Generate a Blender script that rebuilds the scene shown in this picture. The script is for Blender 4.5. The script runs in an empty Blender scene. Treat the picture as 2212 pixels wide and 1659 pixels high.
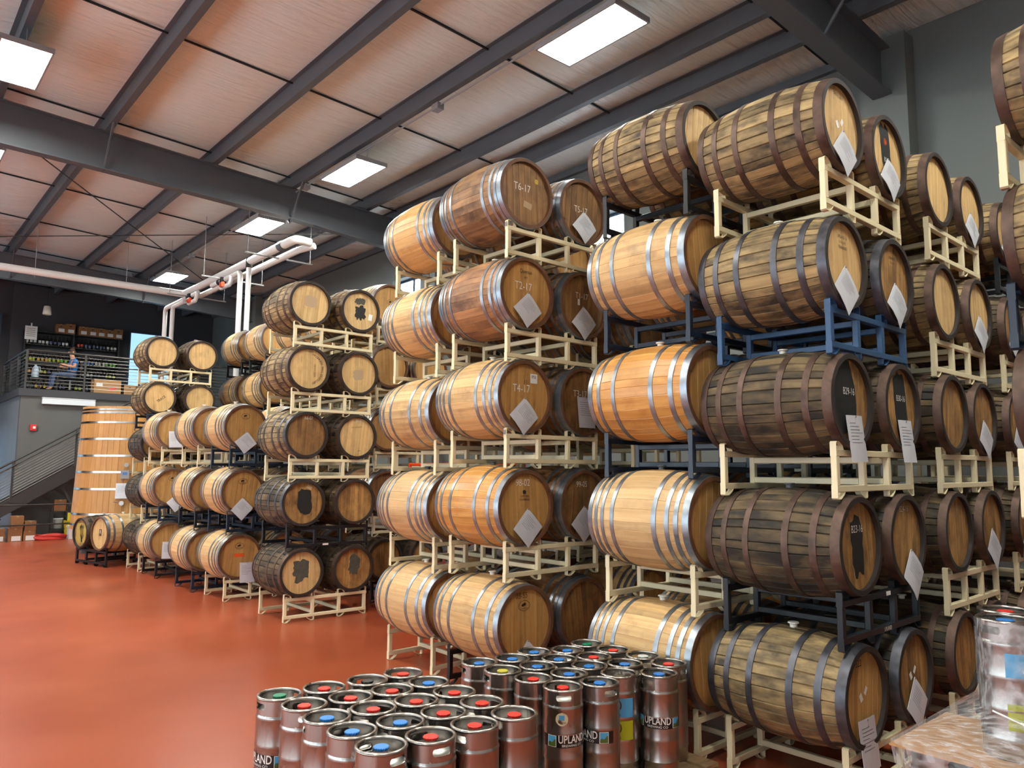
import bpy, math, random
from mathutils import Matrix, Vector
PI = math.pi
rng = random.Random(11)
S = bpy.context.scene
COL = S.collection

# ------------------------------------------------------------------ camera, world, lights, exposure
F_PX, PSI, PIT, ROL, HC = 1634.5, math.radians(41.044), math.radians(6.280), math.radians(0.353), 1.970
fw = Vector((math.sin(PSI) * math.cos(PIT), math.cos(PSI) * math.cos(PIT), math.sin(PIT)))
rt = Vector((math.cos(PSI), -math.sin(PSI), 0))
up = rt.cross(fw)
r2 = rt * math.cos(ROL) + up * math.sin(ROL)
u2 = up * math.cos(ROL) - rt * math.sin(ROL)
cd = bpy.data.cameras.new('camera')
cam = bpy.data.objects.new('camera', cd)
COL.objects.link(cam)
cd.sensor_fit = 'HORIZONTAL'
cd.sensor_width = 36.0
cd.lens = F_PX / 2212 * 36.0
cd.clip_start = 0.05
cd.clip_end = 200
m = Matrix((r2, u2, -fw)).transposed().to_4x4()
m.translation = Vector((0, 0, HC))
cam.matrix_world = m
S.camera = cam

w = bpy.data.worlds.new('daylight')
S.world = w
w.use_nodes = True
w.node_tree.nodes['Background'].inputs[0].default_value = (0.62, 0.78, 1.0, 1)
w.node_tree.nodes['Background'].inputs[1].default_value = 1.0

S.view_settings.view_transform = 'Standard'
S.view_settings.look = 'None'
S.view_settings.gamma = 1.0
S.view_settings.use_curve_mapping = False
S.view_settings.exposure = 0.0
LAMP = 108.0          # radiance of the ceiling fixtures
WINDOW = 5.6         # radiance of the daylit windows
try:
    S.cycles.use_denoising = True
    S.cycles.use_adaptive_sampling = True
    S.cycles.adaptive_threshold = 0.1
    S.cycles.adaptive_min_samples = 12
    S.cycles.max_bounces = 5
    S.cycles.diffuse_bounces = 3
    S.cycles.glossy_bounces = 4
    S.cycles.transmission_bounces = 4
    S.cycles.transparent_max_bounces = 8
    S.cycles.caustics_reflective = False
    S.cycles.caustics_refractive = False
    S.cycles.sample_clamp_indirect = 6.0
except Exception:
    pass

# ------------------------------------------------------------------ object helpers
def link(o, parent=None):
    COL.objects.link(o)
    if parent is not None:
        o.parent = parent
    return o

def tag(o, label, cat, group=None):
    o['label'] = label
    o['category'] = cat
    if group:
        o['group'] = group
    return o

def thing(name, label, cat, loc=(0, 0, 0), rz=0.0, group=None):
    o = bpy.data.objects.new(name, None)
    o.empty_display_size = 0.1
    link(o)
    o.location = loc
    o.rotation_euler = (0, 0, rz)
    return tag(o, label, cat, group)

def obj(name, me, parent=None, loc=(0, 0, 0), rot=(0, 0, 0)):
    o = bpy.data.objects.new(name, me)
    link(o, parent)
    o.location = loc
    o.rotation_euler = rot
    return o

def struct(name, me, parent=None, loc=(0, 0, 0), rot=(0, 0, 0)):
    o = obj(name, me, parent, loc, rot)
    if parent is None:
        o['kind'] = 'structure'
    return o

def mesh(name, vf, mat, smooth=None):
    me = bpy.data.meshes.new(name)
    me.from_pydata(vf[0], [], vf[1])
    me.materials.append(mat)
    if smooth is not None:
        me.polygons.foreach_set('use_smooth', [True] * len(me.polygons))
        me.set_sharp_from_angle(angle=math.radians(smooth))
    me.update()
    return me

CACHE = {}
def cached(key, fn):
    if key not in CACHE:
        CACHE[key] = fn()
    return CACHE[key]

# ------------------------------------------------------------------ geometry helpers -> (verts, faces)
def join(*parts):
    V, F = [], []
    for v, f in parts:
        n = len(V)
        V += v
        F += [tuple(i + n for i in q) for q in f]
    return V, F

def move(vf, d=(0, 0, 0), rz=0.0, mat=None):
    c, s = math.cos(rz), math.sin(rz)
    out = []
    for x, y, z in vf[0]:
        if mat is not None:
            p = mat @ Vector((x, y, z))
            out.append((p.x + d[0], p.y + d[1], p.z + d[2]))
        else:
            out.append((x * c - y * s + d[0], x * s + y * c + d[1], z + d[2]))
    return out, vf[1]

def box(x0, y0, z0, x1, y1, z1):
    v = [(x0, y0, z0), (x1, y0, z0), (x1, y1, z0), (x0, y1, z0), (x0, y0, z1), (x1, y0, z1), (x1, y1, z1), (x0, y1, z1)]
    return v, [(0, 3, 2, 1), (4, 5, 6, 7), (0, 1, 5, 4), (1, 2, 6, 5), (2, 3, 7, 6), (3, 0, 4, 7)]

def cbox(x0, y0, z0, x1, y1, z1, c=0.004):
    """box with chamfered edges along its longest axis"""
    d = (x1 - x0, y1 - y0, z1 - z0)
    a = d.index(max(d))
    o = [(0, 1, 2), (1, 2, 0), (2, 0, 1)][a]
    lo, hi = (x0, y0, z0), (x1, y1, z1)
    u0, u1, w0, w1 = lo[o[1]], hi[o[1]], lo[o[2]], hi[o[2]]
    ring = [(u0 + c, w0), (u1 - c, w0), (u1, w0 + c), (u1, w1 - c), (u1 - c, w1), (u0 + c, w1), (u0, w1 - c), (u0, w0 + c)]
    V = []
    for t in (lo[a], hi[a]):
        for (u, ww) in ring:
            p = [0, 0, 0]
            p[o[0]], p[o[1]], p[o[2]] = t, u, ww
            V.append(tuple(p))
    F = [tuple(range(7, -1, -1)), tuple(range(8, 16))]
    for i in range(8):
        j = (i + 1) % 8
        F.append((i, j, 8 + j, 8 + i))
    return V, F

def lathe(prof, n, axis='Z', a0=0.0, a1=2 * PI, caps=False):
    """prof: list of (radius, height); closed ring unless an angle span is given"""
    full = abs(a1 - a0 - 2 * PI) < 1e-6
    cols = n if full else n + 1
    V, F = [], []
    for i in range(cols):
        a = a0 + (a1 - a0) * i / n
        c, s = math.cos(a), math.sin(a)
        for r, h in prof:
            V.append((r * c, r * s, h) if axis == 'Z' else (r * c, h, r * s))
    k = len(prof)
    for i in range(n):
        j = (i + 1) % cols
        for q in range(k - 1):
            f = (i * k + q, j * k + q, j * k + q + 1, i * k + q + 1)
            F.append(f if axis == 'Z' else f[::-1])
    return V, F

def tube(pts, r, n=10, cap=True):
    pts = [Vector(p) for p in pts]
    V, F = [], []
    for i, p in enumerate(pts):
        a = pts[i + 1] - p if i < len(pts) - 1 else p - pts[i - 1]
        if 0 < i < len(pts) - 1:
            a = (pts[i + 1] - p).normalized() + (p - pts[i - 1]).normalized()
        a.normalize()
        ref = Vector((0, 0, 1)) if abs(a.z) < 0.9 else Vector((1, 0, 0))
        u = a.cross(ref).normalized()
        v = a.cross(u).normalized()
        k = 1.0
        if 0 < i < len(pts) - 1:
            cs = max(0.35, a.dot((p - pts[i - 1]).normalized()))
            k = 1.0 / cs
        if i > 0:
            # keep rings aligned with the previous one
            pu = V[(i - 1) * n]
            best = None
        for q in range(n):
            t = 2 * PI * q / n
            V.append(tuple(p + (u * math.cos(t) + v * math.sin(t)) * r))
    for i in range(len(pts) - 1):
        # match ring start to avoid twists
        base = Vector(V[i * n]) - pts[i]
        sh = max(range(n), key=lambda s: (Vector(V[(i + 1) * n + s]) - pts[i + 1]).normalized().dot(base.normalized()))
        if sh:
            ring = V[(i + 1) * n:(i + 2) * n]
            V[(i + 1) * n:(i + 2) * n] = ring[sh:] + ring[:sh]
        d1 = (Vector(V[i * n + 1]) - pts[i]).dot(Vector(V[(i + 1) * n + 1]) - pts[i + 1])
        if d1 < 0:
            ring = V[(i + 1) * n:(i + 2) * n]
            V[(i + 1) * n:(i + 2) * n] = [ring[0]] + ring[:0:-1]
        for q in range(n):
            s = (q + 1) % n
            F.append((i * n + q, i * n + s, (i + 1) * n + s, (i + 1) * n + q))
    if cap:
        F.append(tuple(range(n - 1, -1, -1)))
        F.append(tuple(range((len(pts) - 1) * n, len(pts) * n)))
    return V, F

def strap(pts, y0, y1, t):
    """flat bar following an (x, z) polyline, thickness t, from y0 to y1"""
    n = len(pts)
    off = []
    for i in range(n):
        a = Vector(pts[min(i + 1, n - 1)]) - Vector(pts[max(i - 1, 0)])
        a.normalize()
        off.append((pts[i][0] - a.y * t, pts[i][1] + a.x * t))
    V = []
    for (x, z), (ox, oz) in zip(pts, off):
        V += [(x, y0, z), (x, y1, z), (ox, y1, oz), (ox, y0, oz)]
    F = [(0, 1, 2, 3), (4 * n - 1, 4 * n - 2, 4 * n - 3, 4 * n - 4)]
    for i in range(n - 1):
        for q in range(4):
            s = (q + 1) % 4
            F.append((i * 4 + q, (i + 1) * 4 + q, (i + 1) * 4 + s, i * 4 + s))
    return V, F

def disc(r, n=40, y=0.0):
    V = [(r * math.cos(2 * PI * i / n), y, r * math.sin(2 * PI * i / n)) for i in range(n)]
    return V, [tuple(range(n))]

def text2d(s, size, thin=0.0):
    """flat outlined text centred on the origin, in the x-z plane facing -y"""
    def build():
        cu = bpy.data.curves.new('lettering', 'FONT')
        cu.body = s
        cu.size = 1.0
        cu.align_x = 'CENTER'
        cu.align_y = 'CENTER'
        cu.resolution_u = 3
        cu.offset = thin
        ob = bpy.data.objects.new('lettering', cu)
        me = ob.to_mesh()
        v = [tuple(q.co) for q in me.vertices]
        f = [tuple(p.vertices) for p in me.polygons]
        ob.to_mesh_clear()
        bpy.data.objects.remove(ob)
        bpy.data.curves.remove(cu)
        return v, f
    v, f = cached(('text', s, thin), build)
    return [(x * size, 0.0, y * size) for x, y, z in v], f

def rot2(vf, a, d=(0, 0), sx=1.0):
    """rotate in the x-z plane, then shift"""
    c, s = math.cos(a), math.sin(a)
    return [(x * sx * c - z * s + d[0], y, x * sx * s + z * c + d[1]) for x, y, z in vf[0]], vf[1]

def blob(wd, ht, seed, n=26, rag=0.16, sq=4.0):
    """ragged patch (superellipse with a torn edge) in the x-z plane"""
    q = random.Random(seed)
    V = []
    for i in range(n):
        a = 2 * PI * i / n
        c, s = math.cos(a), math.sin(a)
        k = (abs(c) ** sq + abs(s) ** sq) ** (-1 / sq) * (1 + q.uniform(-rag, rag))
        V.append((c * k * wd / 2, 0.0, s * k * ht / 2))
    return V, [tuple(range(n))]

def rect2(wd, ht):
    return [(-wd / 2, 0, -ht / 2), (wd / 2, 0, -ht / 2), (wd / 2, 0, ht / 2), (-wd / 2, 0, ht / 2)], [(0, 1, 2, 3)]

# ------------------------------------------------------------------ materials
def srgb(r, g, b):
    def k(c):
        c /= 255.0
        return c / 12.92 if c <= 0.04045 else ((c + 0.055) / 1.055) ** 2.4
    return (k(r), k(g), k(b), 1.0)

def newmat(name):
    mt = bpy.data.materials.new(name)
    mt.use_nodes = True
    nt = mt.node_tree
    return mt, nt, nt.nodes['Principled BSDF']

def N(nt, kind, **kw):
    n = nt.nodes.new(kind)
    for k, v in kw.items():
        setattr(n, k, v)
    return n

def ramp(nt, fac, stops):
    r = N(nt, 'ShaderNodeValToRGB')
    el = r.color_ramp.elements
    while len(el) < len(stops):
        el.new(0.5)
    for e, (p, c) in zip(el, stops):
        e.position = p
        e.color = c if len(c) == 4 else (*c, 1)
    nt.links.new(fac, r.inputs[0])
    return r.outputs[0]

def simple(name, col, rough=0.5, metal=0.0, var=0.0, scale=6.0, bump=0.0, bscale=None, emit=None, es=0.0, spec=None, stretch=(1, 1, 1), coat=0.0):
    mt, nt, b = newmat(name)
    b.inputs['Base Color'].default_value = col
    b.inputs['Roughness'].default_value = rough
    b.inputs['Metallic'].default_value = metal
    if spec is not None:
        b.inputs['Specular IOR Level'].default_value = spec
    if coat:
        b.inputs['Coat Weight'].default_value = coat
        b.inputs['Coat Roughness'].default_value = 0.12
    if emit is not None:
        b.inputs['Emission Color'].default_value = emit
        b.inputs['Emission Strength'].default_value = es
    if var or bump:
        tc = N(nt, 'ShaderNodeTexCoord')
        mp = N(nt, 'ShaderNodeMapping')
        mp.inputs['Scale'].default_value = stretch
        nt.links.new(tc.outputs['Object'], mp.inputs[0])
        nz = N(nt, 'ShaderNodeTexNoise')
        nz.inputs['Scale'].default_value = scale
        nz.inputs['Detail'].default_value = 2
        nt.links.new(mp.outputs[0], nz.inputs['Vector'])
        if var:
            lo = tuple(c * (1 - var) for c in col[:3])
            hi = tuple(min(1, c * (1 + var)) for c in col[:3])
            nt.links.new(ramp(nt, nz.outputs['Fac'], [(0.3, lo), (0.7, hi)]), b.inputs['Base Color'])
            rr = N(nt, 'ShaderNodeMapRange')
            rr.inputs['To Min'].default_value = max(0.02, rough * 0.8)
            rr.inputs['To Max'].default_value = min(1, rough * 1.25)
            nt.links.new(nz.outputs['Fac'], rr.inputs['Value'])
            nt.links.new(rr.outputs[0], b.inputs['Roughness'])
        if bump:
            nb = nz
            if bscale:
                nb = N(nt, 'ShaderNodeTexNoise')
                nb.inputs['Scale'].default_value = bscale
                nb.inputs['Detail'].default_value = 3
                nt.links.new(mp.outputs[0], nb.inputs['Vector'])
            bp = N(nt, 'ShaderNodeBump')
            bp.inputs['Strength'].default_value = bump
            bp.inputs['Distance'].default_value = 0.01
            nt.links.new(nb.outputs['Fac'], bp.inputs['Height'])
            nt.links.new(bp.outputs[0], b.inputs['Normal'])
    return mt

def wood(name, dark, light, stain, amt, rough=0.55, iron=0.0, grain=(30, 1.4, 30), rnd=(0.78, 1.15), blotch=4.0, thresh=0.5, coat=0.0, bs=(1, 1, 1)):
    """oak: grain streaks, board-to-board tone, blotchy stain"""
    mt, nt, b = newmat(name)
    L = nt.links.new
    tc = N(nt, 'ShaderNodeTexCoord')
    oi = N(nt, 'ShaderNodeObjectInfo')
    at = N(nt, 'ShaderNodeAttribute', attribute_name='rnd')
    ad = N(nt, 'ShaderNodeMath', operation='ADD')
    L(oi.outputs['Random'], ad.inputs[0])
    L(at.outputs['Fac'], ad.inputs[1])
    fr = N(nt, 'ShaderNodeMath', operation='FRACT')
    L(ad.outputs[0], fr.inputs[0])
    sc = N(nt, 'ShaderNodeVectorMath', operation='SCALE')
    sc.inputs[0].default_value = (7.3, 13.1, 5.7)
    L(fr.outputs[0], sc.inputs['Scale'])
    av = N(nt, 'ShaderNodeVectorMath', operation='ADD')
    L(tc.outputs['Object'], av.inputs[0])
    L(sc.outputs[0], av.inputs[1])
    mp = N(nt, 'ShaderNodeMapping')
    mp.inputs['Scale'].default_value = grain
    L(av.outputs[0], mp.inputs[0])
    n1 = N(nt, 'ShaderNodeTexNoise')
    n1.inputs['Scale'].default_value = 1.0
    n1.inputs['Detail'].default_value = 3
    L(mp.outputs[0], n1.inputs['Vector'])
    c1 = ramp(nt, n1.outputs['Fac'], [(0.25, dark), (0.7, light)])
    mp2 = N(nt, 'ShaderNodeMapping')
    mp2.inputs['Scale'].default_value = bs
    L(av.outputs[0], mp2.inputs[0])
    n2 = N(nt, 'ShaderNodeTexNoise')
    n2.inputs['Scale'].default_value = blotch
    n2.inputs['Detail'].default_value = 4
    n2.inputs['Roughness'].default_value = 0.65
    L(mp2.outputs[0], n2.inputs['Vector'])
    k = ramp(nt, n2.outputs['Fac'], [(thresh - 0.08, (0, 0, 0)), (thresh + 0.16, (amt, amt, amt))])
    if iron:
        sx = N(nt, 'ShaderNodeSeparateXYZ')
        L(tc.outputs['Object'], sx.inputs[0])
        ab = N(nt, 'ShaderNodeMath', operation='ABSOLUTE')
        L(sx.outputs[1], ab.inputs[0])
        g2 = N(nt, 'ShaderNodeMath', operation='MULTIPLY')
        L(ab.outputs[0], g2.inputs[0])
        g2.inputs[1].default_value = 1 / 0.46
        hoopk = ramp(nt, g2.outputs[0], [(0.17, (0, 0, 0)), (0.29, (1, 1, 1)), (0.4, (0, 0, 0)), (0.56, (0, 0, 0)), (0.66, (1, 1, 1)), (0.76, (0, 0, 0)), (0.9, (1, 1, 1))])
        nk = ramp(nt, n2.outputs['Fac'], [(0.36, (0, 0, 0)), (0.6, (iron, iron, iron))])
        mm = N(nt, 'ShaderNodeMix', data_type='RGBA', blend_type='MULTIPLY')
        mm.inputs[0].default_value = 1.0
        L(hoopk, mm.inputs[6])
        L(nk, mm.inputs[7])
        ml = N(nt, 'ShaderNodeMix', data_type='RGBA', blend_type='LIGHTEN')
        ml.inputs[0].default_value = 1.0
        L(k, ml.inputs[6])
        L(mm.outputs[2], ml.inputs[7])
        k = ml.outputs[2]
    mx = N(nt, 'ShaderNodeMix', data_type='RGBA')
    L(k, mx.inputs[0])
    L(c1, mx.inputs[6])
    mx.inputs[7].default_value = stain
    hs = N(nt, 'ShaderNodeHueSaturation')
    mr = N(nt, 'ShaderNodeMapRange')
    mr.inputs['To Min'].default_value = rnd[0]
    mr.inputs['To Max'].default_value = rnd[1]
    L(fr.outputs[0], mr.inputs['Value'])
    L(mr.outputs[0], hs.inputs['Value'])
    L(mx.outputs[2], hs.inputs['Color'])
    L(hs.outputs[0], b.inputs['Base Color'])
    b.inputs['Roughness'].default_value = rough
    if coat:
        b.inputs['Coat Weight'].default_value = coat
        b.inputs['Coat Roughness'].default_value = 0.25
    bp = N(nt, 'ShaderNodeBump')
    bp.inputs['Strength'].default_value = 0.25
    bp.inputs['Distance'].default_value = 0.004
    L(n1.outputs['Fac'], bp.inputs['Height'])
    L(bp.outputs[0], b.inputs['Normal'])
    return mt

HG = (30, 30, 1.2)    # grain of head boards runs up the head
W_TAN = wood('oak_tan', srgb(182, 140, 88), srgb(216, 178, 122), srgb(122, 90, 60), 0.55, thresh=0.58)
W_PALE = wood('oak_pale', srgb(188, 148, 98), srgb(214, 178, 126), srgb(154, 116, 78), 0.45, thresh=0.6, rnd=(0.88, 1.1))
W_ORANGE = wood('oak_varnished', srgb(186, 124, 56), srgb(214, 158, 82), srgb(156, 96, 42), 0.5, rough=0.38, coat=0.3, rnd=(0.86, 1.08), thresh=0.56)
W_LORANGE = wood('oak_light_varnish', srgb(192, 142, 80), srgb(218, 172, 108), srgb(160, 108, 58), 0.45, rough=0.42, coat=0.2, rnd=(0.9, 1.06), thresh=0.56)
W_WINE = wood('oak_wine_stained', srgb(150, 104, 66), srgb(194, 142, 94), srgb(76, 44, 34), 0.85, thresh=0.5, blotch=3.0, bs=(1, 0.6, 1))
W_BROWN = wood('oak_brown', srgb(120, 84, 52), srgb(168, 126, 84), srgb(62, 40, 26), 0.8, thresh=0.5)
W_BOURBON = wood('oak_weathered', iron=0.85, dark=srgb(120, 98, 64), light=srgb(180, 152, 104), stain=srgb(28, 24, 20), amt=0.9, rough=0.7, thresh=0.5, blotch=6.0, rnd=(0.78, 1.12), bs=(1, 0.45, 1))
W_DARK = wood('oak_blackened', iron=0.9, dark=srgb(80, 64, 44), light=srgb(126, 104, 70), stain=srgb(18, 16, 14), amt=0.92, rough=0.75, thresh=0.44, blotch=5.0, rnd=(0.7, 1.15), bs=(1, 0.4, 1))
H_TAN = wood('head_oak', srgb(168, 122, 64), srgb(202, 156, 94), srgb(120, 76, 40), 0.4, grain=HG, thresh=0.58, rnd=(0.88, 1.08))
H_BROWN = wood('head_oak_brown', srgb(116, 80, 44), srgb(160, 118, 70), srgb(70, 46, 28), 0.6, grain=HG, rnd=(0.88, 1.1))
H_PALE = wood('head_oak_pale', srgb(186, 148, 92), srgb(220, 184, 128), srgb(128, 92, 54), 0.45, grain=HG, thresh=0.57, rnd=(0.9, 1.08))
H_OLD = wood('head_oak_stained', srgb(136, 96, 50), srgb(186, 142, 84), srgb(84, 56, 30), 0.7, grain=HG, rnd=(0.86, 1.1))
ZINC = simple('galvanised_hoop', srgb(150, 158, 166), 0.34, 0.85, var=0.18, scale=14)
RUST = simple('rusty_hoop', srgb(92, 72, 62), 0.5, 0.55, var=0.4, scale=12, bump=0.2)
IRON = simple('dark_iron_hoop', srgb(92, 92, 98), 0.42, 0.75, var=0.35, scale=10)
CREAM = simple('cream_rack_paint', srgb(224, 210, 172), 0.42, 0, var=0.05, scale=5)
BLACK = simple('black_rack_paint', srgb(26, 27, 31), 0.35, 0, var=0.2, scale=5)
NAVY = simple('navy_rack_paint', srgb(30, 40, 56), 0.35, 0, var=0.15, scale=5)
BLUE = simple('blue_rack_paint', srgb(46, 78, 114), 0.38, 0, var=0.12, scale=5)  # navy paint with the blue window light mixed into its colour
RACKMAT = {'cream': CREAM, 'black': BLACK, 'navy': NAVY, 'blue': BLUE}
CHIMED = simple('charred_chime', srgb(44, 34, 29), 0.7, var=0.3, scale=20)
CHIMEB = simple('oiled_chime', srgb(104, 70, 48), 0.6, var=0.2, scale=20)
CHALK = simple('white_chalk', srgb(232, 230, 222), 0.9)
INK = simple('black_stamp_ink', srgb(34, 28, 24), 0.8)
BRAND = simple('faded_brand', srgb(96, 62, 36), 0.8)
PAINTB = simple('black_paint', srgb(26, 26, 26), 0.6, var=0.3, scale=20)
PAINTG = simple('worn_grey_paint', srgb(74, 72, 62), 0.75, var=0.3, scale=18)
PATCHT = simple('faded_patch', srgb(176, 150, 118), 0.8)
PAPER = simple('paper_in_sleeve', srgb(206, 206, 212), 0.35, 0, var=0.05, scale=9, coat=0.3)
PRINT = simple('printed_lines', srgb(120, 122, 132), 0.7)
ORANGE_ST = simple('orange_tape', srgb(238, 96, 40), 0.5)
WHITE_ST = simple('white_sticker', srgb(232, 230, 226), 0.5)
BUNG = simple('silicone_bung', srgb(226, 222, 210), 0.5)
BUNGD = simple('grey_bung', srgb(86, 88, 92), 0.6)
STEEL = simple('stainless_steel', srgb(172, 166, 160), 0.28, 1.0, var=0.12, scale=7, stretch=(1, 1, 0.25))
STEELIN = simple('stainless_inside', srgb(190, 190, 184), 0.36, 1.0, var=0.1, scale=9)
CAPS = {k: simple('cap_' + k, c, 0.38) for k, c in {
    'red': srgb(228, 52, 40), 'blue': srgb(44, 126, 206), 'green': srgb(22, 128, 92), 'yellow': srgb(206, 198, 70), 'black': srgb(34, 34, 34), 'white': srgb(206, 216, 212)}.items()}
LABELK = simple('black_label', srgb(24, 20, 20), 0.35)
LABELW = simple('label_white', srgb(232, 228, 220), 0.5)
LABELB = simple('label_blue', srgb(74, 158, 206), 0.45)
LABELG = simple('label_green', srgb(168, 172, 30), 0.45)
LABELV = simple('label_hill_green', srgb(74, 96, 40), 0.5)
LABELC = simple('label_cream', srgb(206, 194, 160), 0.5)
PALLETW = wood('pallet_wood', srgb(130, 100, 68), srgb(176, 144, 104), srgb(80, 60, 42), 0.5, grain=(6, 30, 30))
CARD = simple('cardboard', srgb(176, 132, 88), 0.8, var=0.08, scale=6)
CARDD = simple('brown_cardboard', srgb(146, 100, 62), 0.8, var=0.1, scale=6)
WALLG = simple('grey_wall_paint', srgb(104, 108, 106), 0.75, var=0.03, scale=3)
WALLL = simple('light_wall_paint', srgb(196, 198, 196), 0.75, var=0.03, scale=3)
WALLD = simple('charcoal_wall_paint', srgb(62, 62, 66), 0.8, var=0.05, scale=3)
STEELP = simple('grey_painted_steel', srgb(88, 92, 98), 0.5, var=0.06, scale=3)
RAILM = simple('dark_rail_steel', srgb(64, 62, 60), 0.45, 0.3)
RODM = simple('rail_rod_steel', srgb(150, 146, 140), 0.4, 0.6)
PVC = simple('white_pipe', srgb(236, 234, 232), 0.35)
RUBBER = simple('black_rubber', srgb(28, 28, 30), 0.6)
ORANGEV = simple('orange_valve', srgb(232, 84, 40), 0.45)
LIGHTM = simple('lamp_diffuser', (1, 1, 1, 1), 0.5, emit=(0.98, 1.0, 0.92, 1), es=LAMP)
LAMPFR = simple('lamp_housing', srgb(150, 150, 152), 0.5)
SKYM = simple('daylit_glass', (0.1, 0.1, 0.1, 1), 0.2, emit=(0.74, 0.9, 1.0, 1), es=WINDOW)
SKYB = simple('bright_daylit_glass', (0.1, 0.1, 0.1, 1), 0.2, emit=(0.75, 0.88, 1.0, 1), es=WINDOW * 1.2)
SKYV = simple('soft_sky_glass', (0.1, 0.1, 0.1, 1), 0.2, emit=(0.38, 0.7, 1.0, 1), es=1.25)
WINFR = simple('window_frame_dark', srgb(46, 62, 84), 0.4)

def floor_mat():
    mt, nt, b = newmat('red_epoxy_floor')
    L = nt.links.new
    tc = N(nt, 'ShaderNodeTexCoord')
    n1 = N(nt, 'ShaderNodeTexNoise')
    n1.inputs['Scale'].default_value = 0.7
    n1.inputs['Detail'].default_value = 3
    L(tc.outputs['Object'], n1.inputs['Vector'])
    L(ramp(nt, n1.outputs['Fac'], [(0.3, srgb(152, 68, 42)), (0.7, srgb(166, 80, 50))]), b.inputs['Base Color'])
    n2 = N(nt, 'ShaderNodeTexNoise')
    n2.inputs['Scale'].default_value = 1.1
    n2.inputs['Detail'].default_value = 2
    L(tc.outputs['Object'], n2.inputs['Vector'])
    mr = N(nt, 'ShaderNodeMapRange')
    mr.inputs['To Min'].default_value = 0.26
    mr.inputs['To Max'].default_value = 0.4
    L(n2.outputs['Fac'], mr.inputs['Value'])
    L(mr.outputs[0], b.inputs['Roughness'])
    n3 = N(nt, 'ShaderNodeTexNoise')
    n3.inputs['Scale'].default_value = 60
    L(tc.outputs['Object'], n3.inputs['Vector'])
    bp = N(nt, 'ShaderNodeBump')
    bp.inputs['Strength'].default_value = 0.03
    bp.inputs['Distance'].default_value = 0.01
    L(n3.outputs['Fac'], bp.inputs['Height'])
    L(bp.outputs[0], b.inputs['Normal'])
    return mt
FLOORM = floor_mat()

def ceiling_mat():
    """white vinyl-faced insulation with drawn wrinkles"""
    mt, nt, b = newmat('insulation_facing')
    L = nt.links.new
    tc = N(nt, 'ShaderNodeTexCoord')
    mp = N(nt, 'ShaderNodeMapping')
    mp.inputs['Scale'].default_value = (0.7, 9.0, 1)
    mp.inputs['Rotation'].default_value = (0, 0, 0.12)
    L(tc.outputs['Object'], mp.inputs[0])
    n1 = N(nt, 'ShaderNodeTexNoise')
    n1.inputs['Scale'].default_value = 1.6
    n1.inputs['Detail'].default_value = 5
    n1.inputs['Distortion'].default_value = 0.6
    L(mp.outputs[0], n1.inputs['Vector'])
    bp = N(nt, 'ShaderNodeBump')
    bp.inputs['Strength'].default_value = 0.6
    bp.inputs['Distance'].default_value = 0.07
    L(n1.outputs['Fac'], bp.inputs['Height'])
    L(bp.outputs[0], b.inputs['Normal'])
    b.inputs['Base Color'].default_value = srgb(238, 248, 245)
    b.inputs['Roughness'].default_value = 0.3
    return mt
CEILM = ceiling_mat()

# ------------------------------------------------------------------ the room
ROOM_X0, ROOM_X1, ROOM_Y0, ROOM_Y1 = -9.0, 10.0, -7.0, 29.0
def roof_z(x):
    return 7.64 + 0.045 * (10.0 - x)

struct('floor', mesh('floor', box(ROOM_X0, ROOM_Y0, -0.2, ROOM_X1, ROOM_Y1, 0.0), FLOORM))

def wall_x(name, x0, x1, y0, y1, z1, holes, mat):
    """wall across the X direction of thickness x0..x1 with rectangular holes (ya, yb, za, zb)"""
    ys = sorted({y0, y1, *[h[0] for h in holes], *[h[1] for h in holes]})
    parts = []
    for a, b in zip(ys, ys[1:]):
        cut = sorted((h[2], h[3]) for h in holes if h[0] <= a and h[1] >= b)
        z = 0.0
        for za, zb in cut:
            parts.append(box(x0, a, z, x1, b, za))
            z = zb
        parts.append(box(x0, a, z, x1, b, z1))
    return struct(name, mesh(name, join(*parts), mat))

WIN_R = [(14.75, 16.1, 4.9, 6.62), (8.5, 9.75, 4.9, 6.6), (2.0, 3.0, 4.9, 6.6)][:2]
wall_x('wall_right', 10.0, 10.35, ROOM_Y0, ROOM_Y1, 8.0, WIN_R, WALLG)
WIN_L = [(y, y + 3.4, 0.4, 4.8) for y in (-5.0, -0.5, 4.0, 8.5, 13.0, 17.5)]
wall_x('wall_left', -9.3, -9.0, ROOM_Y0, ROOM_Y1, 9.0, WIN_L, WALLL)
struct('wall_front', mesh('wall_front', box(-9.3, -7.3, 0, 10.35, -7.0, 9.0), WALLL))
struct('wall_back', mesh('wall_back', box(-9.3, 29.0, 0, 10.35, 29.3, 9.0), WALLD))

def window(name, x, side, ya, yb, za, zb, glass):
    """frame and panes set in a wall opening; side = -1 right wall, +1 left wall"""
    o = struct(name, mesh(name, join(box(x - 0.03, ya, za, x + 0.03, ya + 0.06, zb), box(x - 0.03, yb - 0.06, za, x + 0.03, yb, zb),
                                     box(x - 0.03, ya, za, x + 0.03, yb, za + 0.06), box(x - 0.03, ya, zb - 0.06, x + 0.03, yb, zb)), WINFR))
    ym = (ya + yb) / 2
    obj('mullion', mesh('mullion', box(x - 0.025, ym - 0.03, za, x + 0.025, ym + 0.03, zb), WINFR), o)
    for a, b in ((ya + 0.06, ym - 0.03), (ym + 0.03, yb - 0.06)):
        obj('pane', mesh('pane', box(x - 0.006, a, za + 0.06, x + 0.006, b, zb - 0.06), glass), o)
    return o
for i, (a, b, za, zb) in enumerate(WIN_R):
    window('window_%d' % (i + 1), 10.22, -1, a, b, za, zb, SKYB)
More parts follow.
